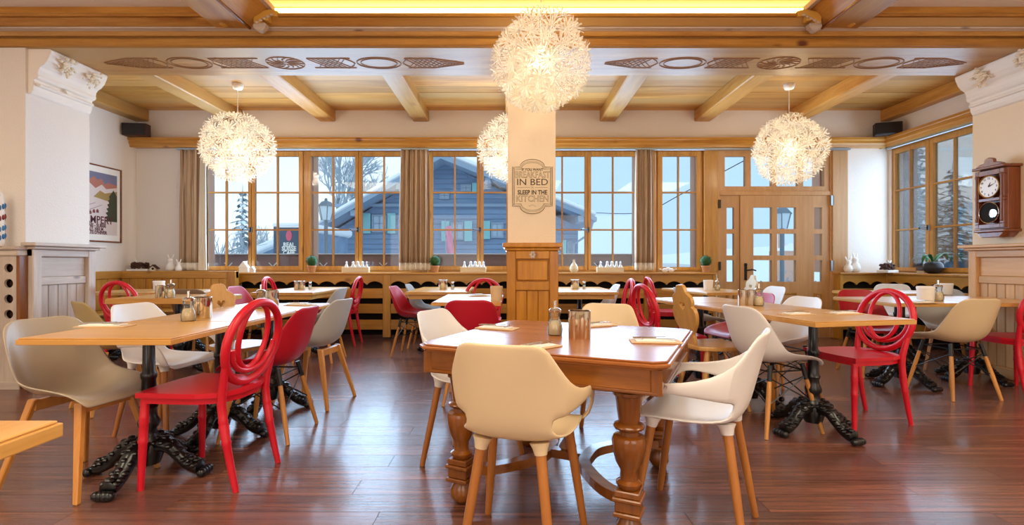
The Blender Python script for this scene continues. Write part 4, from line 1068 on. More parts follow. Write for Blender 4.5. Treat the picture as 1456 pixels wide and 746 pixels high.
for px, s_, lb in ((347, 1, 'larger white ceramic house at the left end of the sill'), (359, .55, 'small white ceramic house at the left end of the sill')):
    x_, y_, z_ = at_sill(px); t = thing('ceramic_house', lb, 'decoration', (x_, y_, z_), .2, 'white ceramic houses')
    obj('walls', MB().box(-.055 * s_, .055 * s_, -.04, .04, 0, .07 * s_), M['ceramic'], t); obj('roof', MB().prism([(-.068 * s_, .065 * s_), (0, .16 * s_), (.068 * s_, .065 * s_)], -.046, .046, 'y'), M['ceramic'], t, bev=.004)
    obj('chimney', MB().box(.02 * s_, .04 * s_, -.01, .01, .1 * s_, .16 * s_), M['ceramic'], t)
for k, (px, lb) in enumerate(((945.5, 'left white ceramic bird below the single sash window'), (954.5, 'right white ceramic bird below the single sash window'))):
    t = thing('ceramic_bird', lb, 'decoration', at_sill(px), k * 2.4, 'ceramic birds')
    obj('body', MB().ball((0, 0, .03), .032, 10, 7, (1.35, .9, .9)).ball((.035, 0, .055), .018, 8, 6), M['ceramic'], t, smooth=True)
    obj('tail', MB().prism([(-.03, .03), (-.075, .045), (-.07, .055), (-.03, .045)], -.01, .01, 'y'), M['ceramic'], t); obj('beak', MB().lathe([(.006, 0), (.001, .014)], 6, (0, 0, 0), Matrix.Rotation(PI / 2, 3, 'Y')), M['kraft'], t, loc=(.05, 0, .055))
def rabbit(label, loc, s, rz):
    t = thing('ceramic_rabbit', label, 'decoration', loc, rz, 'white ceramic rabbits')
    obj('body', MB().lathe([(.03 * s, 0), (.055 * s, .02 * s), (.062 * s, .055 * s), (.05 * s, .10 * s), (.03 * s, .13 * s), (.035 * s, .15 * s), (.034 * s, .17 * s), (.02 * s, .19 * s), (.002, .196 * s)], 14), M['ceramic'], t, smooth=True)
    for q in (-1, 1): obj('ear', MB().ball((0, 0, .04 * s), .042 * s, 8, 6, (.32, .2, 1)).xf(Matrix.Translation((q * .018 * s, 0, .175 * s)) @ Matrix.Rotation(q * .35, 4, 'Y')), M['ceramic'], t, smooth=True)
    obj('tail', MB().ball((0, .06 * s, .04 * s), .018 * s, 8, 5), M['ceramic'], t, smooth=True)
lb_z = bt - .012
def bpos(px, y): return ((px - 728) * y / F, y, lb_z)
rabbit('taller white rabbit on the corner bench left of the striped curtain', bpos(242.5, 6.95), .95, 0); rabbit('shorter white rabbit on the corner bench beside the striped curtain', bpos(254, 6.93), .7, .3)
rabbit('round white rabbit on the corner cover right of the door', at_sill(1206, 7.0), .9, 0); rabbit('slim white rabbit leaning on the corner cover right of the door', at_sill(1216, 7.03), 1.1, .4)
M['cone'] = flat('pine_cone', '#5a3a2a', .8, var=.5, bscale=60)
def wreath(label, loc, rz=0):
    t = thing('wreath_on_box', label, 'decoration', loc, rz, 'wreaths on white boxes')
    obj('box', MB().box(-.14, .14, -.07, .07, 0, .035), M['ceramic'], t, bev=.004)
    mb = MB()
    for i in range(90):
        a = R.uniform(0, 6.283); r_ = R.uniform(.05, .1); mb.ball((1.15 * r_ * math.cos(a), r_ * .7 * math.sin(a), .05 + R.uniform(0, .07)), .018, 6, 4, (1, 1, R.uniform(.6, 1.1)))
    obj('cone_wreath', mb, M['cone'], t, smooth=True)['kind'] = 'stuff'
    obj('ribbon', MB().tube(spline([(-.03, -.02, .13), (-.06, -.02, .17), (0, -.02, .14), (.05, -.02, .165), (.02, -.02, .13)], 5), .008, 6, flat=.5), M['paper'], t, smooth=True)
wreath('dark cone wreath on a white box on the corner bench', bpos(199, 6.95)); wreath('dark cone wreath with white ribbon on a box right of the door', ((1262 - 728) * 6.85 / F - .0, 6.85, SZ), .5)
def birdhouse(label, loc, rz):
    t = thing('bird_house', label, 'decoration', loc, rz, 'little bird houses')
    obj('walls', MB().prism([(-.04, 0), (.04, 0), (.04, .05), (0, .085), (-.04, .05)], -.035, .035, 'y'), M['palewood'], t)
    for s_ in (-1, 1): obj('roof', MB().prism([(s_ * -.004, .098), (s_ * .058, .045), (s_ * .053, .037), (s_ * -.004, .086)], -.045, .045, 'y'), M['cone'], t)
    obj('hole', MB().lathe([(.014, 0), (.014, .004)], 12, (0, -.035, .04), Matrix.Rotation(PI / 2, 3, 'X')), M['dark'], t)
birdhouse('little bird house with brown roof on the corner bench', bpos(219, 6.95), .2); birdhouse('little bird house at the side window by the wreath', (XS + .06, 6.42, SZ), .9)
# orchid
oy = 6.1; t = thing('potted_orchid', 'orchid with bent leaves in a round dark pot on the side sill', 'plant', (XR - .1, oy + .15, SZ), 0)
obj('pot', MB().lathe([(.05, 0), (.09, .03), (.105, .075), (.095, .12), (.07, .145), (.06, .145), (.06, .12)], 20), M['black'], t, smooth=True)
for a, l in ((.3, .26), (2.2, .22), (3.6, .24), (5.2, .28), (1.2, .2)):
    pts = spline([(0, 0, .13), (.35 * l * math.cos(a), .35 * l * math.sin(a), .13 + .42 * l), (.8 * l * math.cos(a), .8 * l * math.sin(a), .13 + .40 * l), (1.1 * l * math.cos(a), 1.1 * l * math.sin(a), .13 - .02 * l)], 5)
    sd = Vector((-math.sin(a), math.cos(a), 0)); n = len(pts)
    obj('leaf', MB().grid([[p - sd * .026 * math.sin(PI * (i + .5) / n), p + Vector((0, 0, -.005)), p + sd * .026 * math.sin(PI * (i + .5) / n)] for i, p in enumerate(pts)]), M['leaf'], t, smooth=True)
obj('moss', MB().ball((0, 0, .13), .06, 10, 6, (1, 1, .4)), M['cone'], t, smooth=True)
lathe_thing('candle', 'white pillar candle on the side sill beside the right pier', 'candle', (XR - .11, 5.55, SZ), [(.035, 0), (.035, .15), (.03, .152), (.004, .148), (.003, .165)], M['ceramic'])
# curtains
def curtain(label, px0, px1, folds, wid, seed, sheer=0):
    x0, x1 = wx(px0), wx(px1); rr = random.Random(seed)
    t = thing('curtain', label, 'curtain', ((x0 + x1) / 2, ZB - .085, 0), 0, 'striped curtains')
    zt_, zb_ = lz0 - .02, H - 11 * .00985; nx = folds * 8; hw = (x1 - x0) / 2; ph = [rr.uniform(-.4, .4) for _ in range(nx + 1)]
    def pt(i, z):
        u_ = i / nx; f = (z - zb_) / (zt_ - zb_); flare = 1 - .10 * f * 1.0 + .04 * math.sin(f * 3)
        return (hw * (2 * u_ - 1) * flare, -.032 * math.sin(2 * PI * folds * u_ + .5 * ph[i] + .5 * math.sin(f * 2 + seed)) * (.6 + .4 * (1 - f)), z)
    hem = .105
    zs_ = [zb_ + hem + (zt_ - zb_ - hem) * k / 14 for k in range(15)]
    for nm, zz, m in (('cloth', zs_, M['curtain']), ('hem', [zb_, zb_ + hem / 2, zb_ + hem], M['hem'])):
        o = obj(nm, MB().grid([[pt(i, z) for i in range(nx + 1)] for z in zz]), m, t, True)
        md = o.modifiers.new('t', 'SOLIDIFY'); md.thickness = .003
    if sheer:
        o = obj('sheer', MB().grid([[(hw * (.45 + .5 * f_ * .3 + (.55 - .15 * f_ * .5 - .12 * k / 12) * i / 16), -.05 - .016 * math.sin(i * 1.6 + .2 * k), zb_ + (zt_ - zb_) * k / 12) for i in range(17)] for k in range(13) for f_ in [k / 12]]), M['hem'], t, True)
curtain('striped brown curtain with pale hem at the left end of the windows', 261, 302, 4, 1, 1, 1); curtain('striped brown curtain with pale hem in the middle of the windows', 570, 613, 6, 1, 2); curtain('narrow striped curtain with pale hem right of the column', 900.5, 927.5, 4, 1, 3)
# speakers
for px, rz_, lb in ((190, .12, 'small dark loudspeaker on the ledge at left'), (1262, -.35, 'small black loudspeaker on the ledge in the right corner')):
    Ys = 6.9 if px < 500 else 6.85
    xx = XL + .17 if px < 500 else XR - .22
    t = thing('loudspeaker', lb, 'speaker', (xx, Ys, lz1 + .001), rz_, 'loudspeakers on the ledge')
    obj('cabinet', MB().box(-.155, .155, -.06, .06, 0, .165), M['maroon'] if px < 500 else M['black'], t, bev=.006)
    obj('grille', MB().box(-.145, .145, -.068, -.06, .01, .155), M['black'], t, bev=.003)

# ------------------------------------------------------------------ wall things
# poster
t = thing('framed_poster', 'framed vintage ski poster of snowy peaks on the left wall behind the pier', 'poster', (XL, 6.37, 1.823))
def yz(mb): return mb.xf(Matrix.Rotation(PI / 2, 4, 'Z'))
hw, hh = .47, .495
def pbox(a, b_, c, d, t0, t1): return MB().box(t0, t1, -b_, -a, c, d)       # a,b: left..right seen from the room
for a, b_, c, d in ((-hw, hw, hh - .018, hh), (-hw, hw, -hh, -hh + .018), (-hw, -hw + .018, -hh, hh), (hw - .018, hw, -hh, hh)): obj('frame_bar', MB().box(0, .022, a, b_, c, d), M['mahogany'], t, bev=.003)
obj('passe_partout', MB().box(0, .006, -hw + .018, hw - .018, -hh + .018, hh - .018), M['paper'], t)
def sheet(name, pts, m, lift): return obj(name, MB().prism(pts, .006, .006 + lift, 'x'), m, t)
pw_, ph_ = .40, .40
cols = {k: flat('poster_' + k, c, .7) for k, c in dict(sky='#77758f', far='#b5735f', snow='#d9c8c2', shade='#a3868c', ochre='#a3864a', tree='#3d3f26', ink='#5a1f28', wood='#7c3b3a').items()}
sheet('print_sky', [(-pw_, -ph_), (pw_, -ph_), (pw_, ph_), (-pw_, ph_)], cols['sky'], .001)
sheet('print_peaks', [(-pw_, -.1), (pw_, -.1), (pw_, .27), (.26, .29), (.2, .26), (.14, .33), (.09, .30), (.02, .34), (-.05, .28), (-.12, .33), (-.2, .27), (-pw_, .30)], cols['far'], .0014)
sheet('print_snow', [(-pw_, -ph_), (pw_, -ph_), (pw_, .24), (.22, .2), (.15, .25), (.05, .19), (-.04, .25), (-.14, .18), (-pw_, .22)], cols['snow'], .0018)
sheet('print_ridge', [(.02, .08), (pw_, .02), (pw_, .19), (.2, .14), (.12, .17)], cols['ochre'], .0022); sheet('print_ridge', [(-pw_, .1), (-.05, .1), (-.12, .17), (-.22, .14), (-pw_, .18)], cols['ochre'], .0022)
for i in range(9):
    a = -pw_ + .02 + i * .055; sheet('print_chalet', [(a, -.14 + .02 * math.sin(i)), (a + .04, -.14 + .02 * math.sin(i)), (a + .04, -.11 + .02 * math.sin(i)), (a + .02, -.09 + .02 * math.sin(i)), (a, -.11 + .02 * math.sin(i))], cols['wood'], .0024)
for k in range(4): sheet('print_track', [(-pw_ + .05 + .1 * k, .0 - .03 * k), (-pw_ + .25 + .1 * k, .05 - .02 * k), (-pw_ + .25 + .1 * k, .043 - .02 * k), (-pw_ + .05 + .1 * k, -.01 - .03 * k)], cols['shade'], .0022)
tr = [(.2, -.3)]
for k in range(8): zz = -.3 + k * .055; tr += [(.27 - .0 * k + (.0), zz)]
sheet('print_tree', [(.18 + .014 * k + (0 if j else .0), -.22 + .055 * k) if j else (.235 + .008 * k, -.22 + .055 * k + .02) for k in range(7) for j in (1, 0)] + [(.34, .2)] + [(pw_, .12), (pw_, -.22)], cols['tree'], .0026)
for body, size, zz, dy in (('CHAMPERY', .135, -.215, .02), ('VALAIS - SUISSE', .06, -.285, .03), ('ALT. 1052 M', .05, -.33, .05), ("SPORTS D'HIVER", .06, -.375, .03)):
    me = text_mesh(body, size, cols['ink'], .0006, bold=.002, sx=.9); me.transform(Matrix.Translation((.0095, dy, zz)) @ Matrix.Rotation(PI / 2, 4, 'Z') @ Matrix.Rotation(PI / 2, 4, 'X')); link('lettering', me, t)
# sign on the column
t = thing('wall_sign', 'beige breakfast in bed wall sign with brown outline on the white column', 'sign', (.174, YF0, 1.713))
def badge(hw, hh, r, n=10):
    hs = hh * .72; pts = []
    bw = hw * .62
    pts += [(hw, -hs), (hw, hs), (bw, hs)] + [(bw * math.cos(a), hs + (hh - hs) * math.sin(a)) for a in [PI * (i + 1) / (n + 1) for i in range(n)]] + [(-bw, hs), (-hw, hs), (-hw, -hs), (-bw, -hs)] + [(-bw * math.cos(a), -hs - (hh - hs) * math.sin(a)) for a in [PI * (i + 1) / (n + 1) for i in range(n)]] + [(bw, -hs)]
    return pts
obj('plate', MB().prism(badge(.172, .236, 0), -.006, -.0005, 'y'), flat('sign_plate', '#e6d0ae', .7), t)
for s_, r_ in ((.985, .0022), (.93, .001), (.89, .0014)):
    obj('outline', MB().tube([(x, -.0068, z) for x, z in badge(.172 * s_, .236 * s_ - (1 - s_) * .05, 0)], r_, 5, True), M['ink'], t)
for body, size, zz, ol, sx, bo in (('IF YOU WANT', .03, .143, 0, .95, .0006), ('BREAKFAST', .078, .097, .0009, .74, 0), ('IN BED', .078, .035, 0, 1.12, .0), ('SLEEP IN THE', .052, -.052, 0, .83, .0014), ('KITCHEN', .076, -.107, .0009, .88, 0)):
    me = text_mesh(body, size, M['ink'], .0005, ol, sx=sx, bold=bo); me.transform(Matrix.Translation((0, -.007, zz)) @ Matrix.Rotation(PI / 2, 4, 'X')); link('lettering', me, t)
obj('rule', MB().box(-.13, -.02, -.0075, -.006, -.009, -.0075).box(.02, .13, -.0075, -.006, -.009, -.0075).tube([(-.01, -.007, -.018), (.01, -.007, .002)], .001, 4).tube([(.01, -.007, -.018), (-.01, -.007, .002)], .001, 4), M['ink'], t)
obj('flourish', MB().tube([(.03 * math.sin(a), -.007, -.165 + .008 * math.cos(2 * a)) for a in [2 * PI * i / 20 for i in range(20)]], .001, 4, True), M['ink'], t)
for sx in (-1, 1):
    for sz in (-1, 1): obj('corner_screw', MB().lathe([(.004, 0), (.004, .002)], 8, (sx * .158, -.006, sz * .155), Matrix.Rotation(PI / 2, 3, 'X')), M['ink'], t)
# clock
t = thing('wall_clock', 'mahogany pendulum wall clock with white dial hanging on the right pier', 'clock', (XPR, 4.66, 1.62), -PI / 2)
D = .15; wd = .138
obj('case', MB().box(-wd, wd, -D + .03, 0, -.25, .31), M['mahogany'], t, bev=.005)
obj('door_frame', cells(-wd - .004, wd + .004, -.24, .30, [(-wd + .035, wd - .035, .04, .25), (-wd + .035, wd - .035, -.2, .01)], -D - .012, -D + .03), M['mahogany'], t, bev=.004)
obj('cornice', MB().box(-wd - .02, wd + .02, -D - .03, 0, .31, .335), M['mahogany'], t, bev=.006)
obj('crest', MB().prism(smoothpoly([(-.12, .335), (.12, .335), (.1, .36), (.05, .37), (.04, .40), (0, .415), (-.04, .40), (-.05, .37), (-.1, .36)], 3), -D - .015, -D + .02, 'y'), M['mahogany'], t, bev=.004)
obj('base_moulding', MB().box(-wd - .012, wd + .012, -D - .02, 0, -.275, -.25).prism([(-wd, -.275), (wd, -.275), (wd - .05, -.325), (-wd + .05, -.325)], -D, -.01, 'y'), M['mahogany'], t, bev=.006)
for s_ in (-1, 1): obj('half_column', MB().lathe([(.008, -.2), (.012, -.18), (.008, -.16), (.009, .0), (.012, .02), (.009, .04), (.009, .2), (.014, .22), (.009, .24)], 10, (s_ * (wd - .016), -D - .014, .02)), M['mahogany'], t, smooth=True)
RX = Matrix.Rotation(PI / 2, 3, 'X')
dl = obj('dial', MB().lathe([(.098, 0), (.098, .008), (.002, .0085)], 32, (0, -D - .004, .145), RX), M['ceramic'], t)
obj('bezel', MB().tube([(.1 * math.cos(a), -D - .014, .145 + .1 * math.sin(a)) for a in [2 * PI * i / 32 for i in range(32)]], .006, 6, True), M['brass'], t, smooth=True)
for n in range(1, 13):
    a = PI / 2 - n * PI / 6; me = text_mesh(str(n), .026, M['ink'], .0005, bold=.0004); me.transform(Matrix.Translation((.076 * math.cos(a), -D - .0135, .145 + .076 * math.sin(a))) @ Matrix.Rotation(PI / 2, 4, 'X')); link('numeral', me, dl)
for a, l, w_ in ((math.radians(62), .045, .006), (math.radians(22), .07, .004)):
    obj('hand', MB().prism([(-w_ * math.sin(a), .145 + w_ * math.cos(a)), (l * math.cos(a), .145 + l * math.sin(a)), (w_ * math.sin(a), .145 - w_ * math.cos(a))], -D - .018, -D - .0155, 'y'), M['ink'], dl)
obj('pendulum_well', MB().lathe([(.095, 0), (.095, .01), (.002, .0102)], 28, (0, -D + .004, -.095), RX), M['dark'], t)
obj('well_ring', MB().tube([(.097 * math.cos(a), -D - .012, -.095 + .097 * math.sin(a)) for a in [2 * PI * i / 28 for i in range(28)]], .005, 6, True), M['steel'], t, smooth=True)
pb = obj('pendulum', MB().lathe([(.04, 0), (.038, .008), (.002, .012)], 20, (.045, -D - .01, -.105), RX), M['steel'], t, smooth=True)
# wine rack and vase at far left
t = thing('bottle_rack', 'whitewashed pine bottle rack with round holes at the left edge', 'rack', (0, 4.235, 0))
xr = -4.135; xl = XL + .02; xc = (14 - 728) * 4.235 / F
holes = [[(xc + .038 * math.cos(a), z + .038 * math.sin(a)) for a in [2 * PI * i / 20 for i in range(20)]] for z in (1.017, .888, .758, .629, .506)]
holes += [[(xc - .17 * j + .038 * math.cos(a), z + .038 * math.sin(a)) for a in [2 * PI * i / 20 for i in range(20)]] for z in (1.017, .888, .758, .629, .506) for j in (1, 2)]
me = shape_mesh([(xl, .0), (xr - .03, .0), (xr - .03, 1.12), (xl, 1.12)], holes, .02, M['grey_z'], 'front_board'); me.transform(Matrix.Rotation(PI / 2, 4, 'X')); link('front_board', me, t)
obj('side_board', MB().box(xr - .03, xr, -.012, .062, 0, 1.12), M['antique_z'], t, bev=.003)
obj('back', MB().box(xl, xr - .03, .05, .062, 0, 1.12), M['dark'], t)
obj('cornice', MB().box(xl, xr + .01, -.05, .062, 1.17, 1.20).box(xl, xr, -.03, .062, 1.12, 1.17), M['grey_x'], t, bev=.008)
obj('skirting', MB().box(xl, xr, -.02, 0, 0, .06), M['grey_x'], t)
for i in range(5): obj('bottle_end', MB().lathe([(.033, 0), (.033, .02), (.02, .022)], 14, (xc, .03, (1.017, .888, .758, .629, .506)[i] - .002), Matrix.Rotation(-PI / 2, 3, 'X')), M['maroon'], t, smooth=True)
t = thing('tall_vase', 'tall white porcelain bottle with blue and red bands on the bottle rack', 'vase', ((4 - 728) * 4.22 / F, 4.19, 1.20))
obj('body', MB().lathe([(.03, 0), (.034, .01), (.034, .34), (.03, .40), (.024, .44), (.02, .45)], 16), M['ceramic'], t, smooth=True)
for z, c in ((.08, '#2f6fa8'), (.15, '#3a86c0'), (.24, '#8a3038'), (.33, '#2f6fa8')):
    mb = MB()
    for i in range(9): a = 2 * PI * i / 9; mb.ball((.0335 * math.cos(a), .0335 * math.sin(a), z + .012 * math.sin(i * 2.2)), .016, 6, 4, (.7, .7, 1.5))
    obj('painted_band', mb, flat('painted_band', c, .4), t, smooth=True)

# ------------------------------------------------------------------ paper flower lamps
def flower_mesh():
    mb = MB(); n = 18
    mb.ball((0, 0, 0), .006, 6, 4)
    for i in range(n):
        a = 2 * PI * i / n; l = .092 if i % 2 else .076; h = .020 if i % 2 else .042
        d = Vector((math.cos(a), math.sin(a), 0)); s_ = Vector((-d.y, d.x, 0))
        p0 = d * .004; p1 = d * l * .55 + Vector((0, 0, h * .42)); p2 = d * l + Vector((0, 0, h))
        mb.add([p0 - s_ * .0012, p0 + s_ * .0012, p1 + s_ * .0046, p1 - s_ * .0046, p2 + s_ * .0078, p2 - s_ * .0078], [(0, 1, 2, 3), (3, 2, 4, 5)])
    return mb.mesh('paper_flower', M['flower'])
FL = flower_mesh()
def lamp(label, x, y, z, Rr, zc, energy, cold=False):
    t = thing('flower_lamp', label, 'lamp', (x, y, z), 0, 'paper flower ball lamps')
    cn = obj('canopy', MB().lathe([(.005, zc - z - .075), (.05, zc - z - .06), (.062, zc - z - .03), (.062, zc - z)], 16), M['ceramic'], t, smooth=True)
    obj('cord', MB().tube([(0, 0, .05), (0, 0, zc - z - .06)], .004, 6), M['ceramic'], t)
    obj('bulb', MB().lathe([(.02, -.045), (.042, -.015), (.045, .01), (.03, .04), (.016, .06)], 14), M['bulb'], t, smooth=True)
    obj('core', MB().lathe([(.018, .06), (.03, .065), (.03, .11), (.012, .12)], 12), M['ceramic'], t, smooth=True)
    N_ = 86; rods = MB(); g = PI * (3 - math.sqrt(5))
    for i in range(N_):
        c = 1 - 2 * (i + .5) / N_; s_ = math.sqrt(1 - c * c); a = g * i
        n_ = Vector((s_ * math.cos(a), s_ * math.sin(a), c))
        if n_.z > .985: continue
        rr = (Rr - .05) * R.uniform(.86, 1.0); p = n_ * rr
        o = link('paper_flower', FL, t, p); o.rotation_mode = 'QUATERNION'; o.rotation_quaternion = n_.to_track_quat('Z', 'Y') @ Matrix.Rotation(R.uniform(0, 6.28), 3, 'Z').to_quaternion()
        o.scale = (Rr / .43,) * 3
        rods.tube([n_ * .05, p], .0018, 3)
    obj('rods', rods, M['ceramic'], t)['kind'] = 'stuff'
    d = bpy.data.lights.new('lamp_light', 'POINT'); d.energy = energy; d.color = (1, .85, .62); d.shadow_soft_size = .12
    l = bpy.data.objects.new('lamp_light', d); C.objects.link(l); l.location = (x, y, z)
ly = 6.05
lamp('large paper flower ball lamp hanging nearest, in front of the column', (769 - 728) * 3.81 / F, 3.81, H + (373 - 87) * 3.81 / F, .40, 3.31, 14)
lamp('paper flower ball lamp at left in front of the left windows', (338 - 728) * ly / F, ly, H + (373 - 210) * ly / F, .445, ZC, 19)
lamp('paper flower ball lamp at right in front of the door', (1122 - 728) * ly / F, ly, H + (373 - 212) * ly / F, .445, ZC, 19)
lamp('paper flower ball lamp half hidden behind the column', (730 - 728) * ly / F, ly, H + (373 - 212) * ly / F, .445, ZC, 19)

# ------------------------------------------------------------------ outside
rail = thing('balcony_railing', 'brown balcony board with heart cut outs running outside the windows', 'railing', (0, 7.95, 0))
k = 7.95 / F
obj('board', MB().box((285 - 728) * k, (906 - 728) * k, 0, .03, .72, H + 9.5 * k), M['railing'], rail, bev=.006)
obj('cap', MB().box((285 - 728) * k, (906 - 728) * k, -.03, .06, H + 9.5 * k, H + 9.5 * k + .02), M['railing'], rail)
obj('snow_cap', MB().box((285 - 728) * k, (906 - 728) * k, -.025, .055, H + 9.5 * k + .02, H + 9.5 * k + .035), M['snow'], rail, bev=.008)
for px in (325, 388, 460, 545, 615, 735, 850):
    cxh = (px - 728) * k; zh = H - 0 * k + .02
    obj('heart_cutout', MB().tube([(cxh + s_, -.004, 1.0 + q) for s_, q in ((-.06, .06), (0, -.0), (.06, .06))], .008, 4), M['snow'], rail)
obj('post', MB().box((300 - 728) * k, (304 - 728) * k, .03, .12, -1, 1.15).box((760 - 728) * k, (765 - 728) * k, .03, .12, -1, 1.15), M['railing'], rail)
t = thing('side_railing', 'dark railing outside the side window', 'railing', (XR + .75, 0, 0))
obj('board', MB().box(0, .03, 3.5, 7.3, .6, H + .0), M['chalet'], t); obj('cap', MB().box(-.03, .06, 3.5, 7.3, H, H + .02), M['chalet'], t)
t = thing('porch_post', 'brown timber shutter outside the side window', 'post', (XR + .36, RY1 - .03, 0))
obj('board', MB().box(-.2, -.02, .0, .028, rzb + .01, rzt - .01), M['railing'], t); obj('batten', MB().box(-.2, -.02, -.02, 0, 1.2, 1.26), M['railing'], t); obj('batten', MB().box(-.2, -.02, -.02, 0, 2.2, 2.26), M['railing'], t)
tag(struct('ground', MB().add([(-120, 8.2, -1.0), (120, 8.2, -1.0), (120, 140, -3), (-120, 140, -3)], [(0, 1, 2, 3)]).add([(5.7, -30, -1.0), (120, -30, -1.0), (120, 8.2, -1.0), (5.7, 8.2, -1.0)], [(0, 1, 2, 3)]), M['snow']), 'snow covered ground outside')
# mountains
def ridge(name, pts, y, depth, zb_, m, lab):
    mb = MB(); n = len(pts)
    front = [Vector((x, y, z)) for x, z in pts]
    mb.add([(p.x, p.y, p.z) for p in front] + [(p.x, p.y - depth, zb_) for p in front] + [(p.x, p.y + depth, zb_) for p in front],
           [(i, i + 1, n + i + 1, n + i) for i in range(n - 1)] + [(i + 1, i, 2 * n + i, 2 * n + i + 1) for i in range(n - 1)])
    return tag(struct(name, mb, m), lab)
rr = random.Random(3)
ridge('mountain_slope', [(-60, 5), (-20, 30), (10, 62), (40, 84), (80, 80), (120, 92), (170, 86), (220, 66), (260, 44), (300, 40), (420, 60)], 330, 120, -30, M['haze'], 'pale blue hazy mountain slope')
ridge('snow_slope', [(8, 1.2), (22, 2.0), (40, 3.6), (54, 4.4), (68, 7.5), (80, 10.2), (100, 12), (130, 14), (240, 20)], 90, 50, -6, M['snow'], 'bright snowy hillside')
# chalet
CYC = 20.0; kk = CYC / F
def hx2(px): return (px - 728) * kk
def hz2(py): return H - (py - 373) * kk
ch = thing('chalet', 'haze blue timber chalet with snowy gable roof and green shutters across the street', 'building', (0, CYC, 0))
apx, apz = hx2(632), hz2(226); lx, lz = hx2(440), hz2(338); rx, rz2 = hx2(842), hz2(312)
wl, wr_ = hx2(455), hx2(822)
gable = [(wl, -2.2), (wr_, -2.2), (wr_, hz2(322)), (apx, apz - .15), (wl, hz2(340))]
obj('gable_wall', MB().prism(gable, .06, 9, 'y'), M['chalet'], ch)
mb = MB(); z = -2.2; bh = .2
while z < apz - .2:
    def roofx(zz, side):
        zl, zr = hz2(340), hz2(322)
        if side < 0: return wl if zz < zl else wl + (apx - wl) * (zz - zl) / (apz - .15 - zl)
        return wr_ if zz < zr else wr_ + (apx - wr_) * (zz - zr) / (apz - .15 - zr)
    a, b_ = roofx(z + bh, -1), roofx(z + bh, 1)
    if b_ - a > .2: mb.prism([(0, z), (.05, z), (.02, z + bh - .012), (0, z + bh - .012)], a, b_, 'x')
    z += bh
mb.v = [(x, .06 - y, zz) for x, y, zz in mb.v]
obj('cladding', mb, M['chalet'], ch)['kind'] = 'stuff'
for s_, (ex, ez) in ((-1, (lx, lz)), (1, (rx, rz2))):
    obj('roof_slab', MB().prism([(apx, apz), (ex, ez), (ex, ez - .16), (apx, apz - .2)], -1.1, 9.4, 'y'), M['chalet_trim'], ch)
    obj('roof_snow', MB().prism([(apx, apz + .02), (ex, ez + .02), (ex - s_ * .02, ez + .22), (apx, apz + .24)], -1.05, 9.4, 'y'), M['snow'], ch, bev=.06)
    for q in (.3, .62, .9):
        bx_, bz_ = apx + (ex - apx) * q, apz + (ez - apz) * q - .2
        obj('purlin', MB().box(bx_ - .1, bx_ + .1, -1.0, .1, bz_ - .2, bz_ + .02), M['chalet_trim'], ch)
def hwin(a, b_, c, d, sh=None, nb=2):
    f = obj('house_window', cells(hx2(a), hx2(b_), hz2(d), hz2(c), [(hx2(a) + .06, hx2(b_) - .06, hz2(d) + .06, hz2(c) - .06)], -.06, .06), M['chalet_trim'], ch)
    obj('pane', MB().box(hx2(a), hx2(b_), .0, .02, hz2(d), hz2(c)), M['win_dark'], f)
    cv = MB()
    for i in range(1, nb): x = hx2(a) + (hx2(b_) - hx2(a)) * i / nb; cv.box(x - .02, x + .02, -.03, .0, hz2(d), hz2(c))
    cv.box(hx2(a), hx2(b_), -.03, 0, (hz2(c) + hz2(d)) / 2 - .02, (hz2(c) + hz2(d)) / 2 + .02)
    obj('window_bar', cv, M['chalet_trim'], f)
    for p, q in (sh or []):
        s2 = obj('shutter', MB().box(hx2(p), hx2(q), -.10, -.05, hz2(d) - .05, hz2(c) + .05), M['shutter'], ch)
M['win_dark'] = flat('far_window', '#a9c3d4', .15)
hwin(529, 550, 305, 330, [(516, 527.5), (551.5, 563)]); hwin(640.5, 659.5, 316, 341, [(628, 639.5), (660.5, 671.5)]); hwin(698, 716, 316, 338, [(686, 697)]); hwin(625, 639, 272, 283); hwin(655, 670, 262, 272, [(671.5, 678)])
hwin(806, 815, 343, 368, [(800, 805)])
obj('belt_beam', MB().box(wl, wr_, -.14, .06, hz2(294), hz2(290)), M['chalet_trim'], ch)
cm = obj('chimney', MB().box(hx2(807), hx2(817), 3, 3.6, rz2, hz2(283) + .1), M['chalet_trim'], ch); obj('chimney_cap', MB().box(hx2(806), hx2(818), 2.9, 3.7, hz2(283) + .1, hz2(281) + .25), M['snow'], cm)
gt = obj('gutter_pipe', MB().tube([(rx - .1, -.9, rz2 - .1), (rx - .2, -.5, rz2 - .6), (wr_ - .2, -.1, rz2 - 1.0), (wr_ - .2, -.1, -2)], .05, 6), M['chalet_trim'], ch, smooth=True)
fl = thing('flag', 'pink flag hanging before the chalet', 'flag', (hx2(639), CYC - .8, hz2(368)))
obj('pole', MB().tube([(0, 0, -1), (-.06, 0, 1.5)], .025, 6), M['chalet_trim'], fl, smooth=True); obj('cloth', MB().grid([[(-.04 + (.22 + .1 * (1 - j / 6)) * i / 5, .05 * math.sin(i * 1.5 + j), .2 + 1.05 * j / 6) for i in range(6)] for j in range(7)]), flat('pink_flag', '#e58aa4', .8), fl, True)
tag(obj('power_line', MB().tube(spline([(hx2(842), 19, hz2(306)), (hx2(872), 15.5, H + 1.55), (4.6, 13, 2.95), (7.5, 11, 4.6)], 6), .012, 5), M['wire'], None), 'thin dark cable rising from the chalet roof', 'cable')
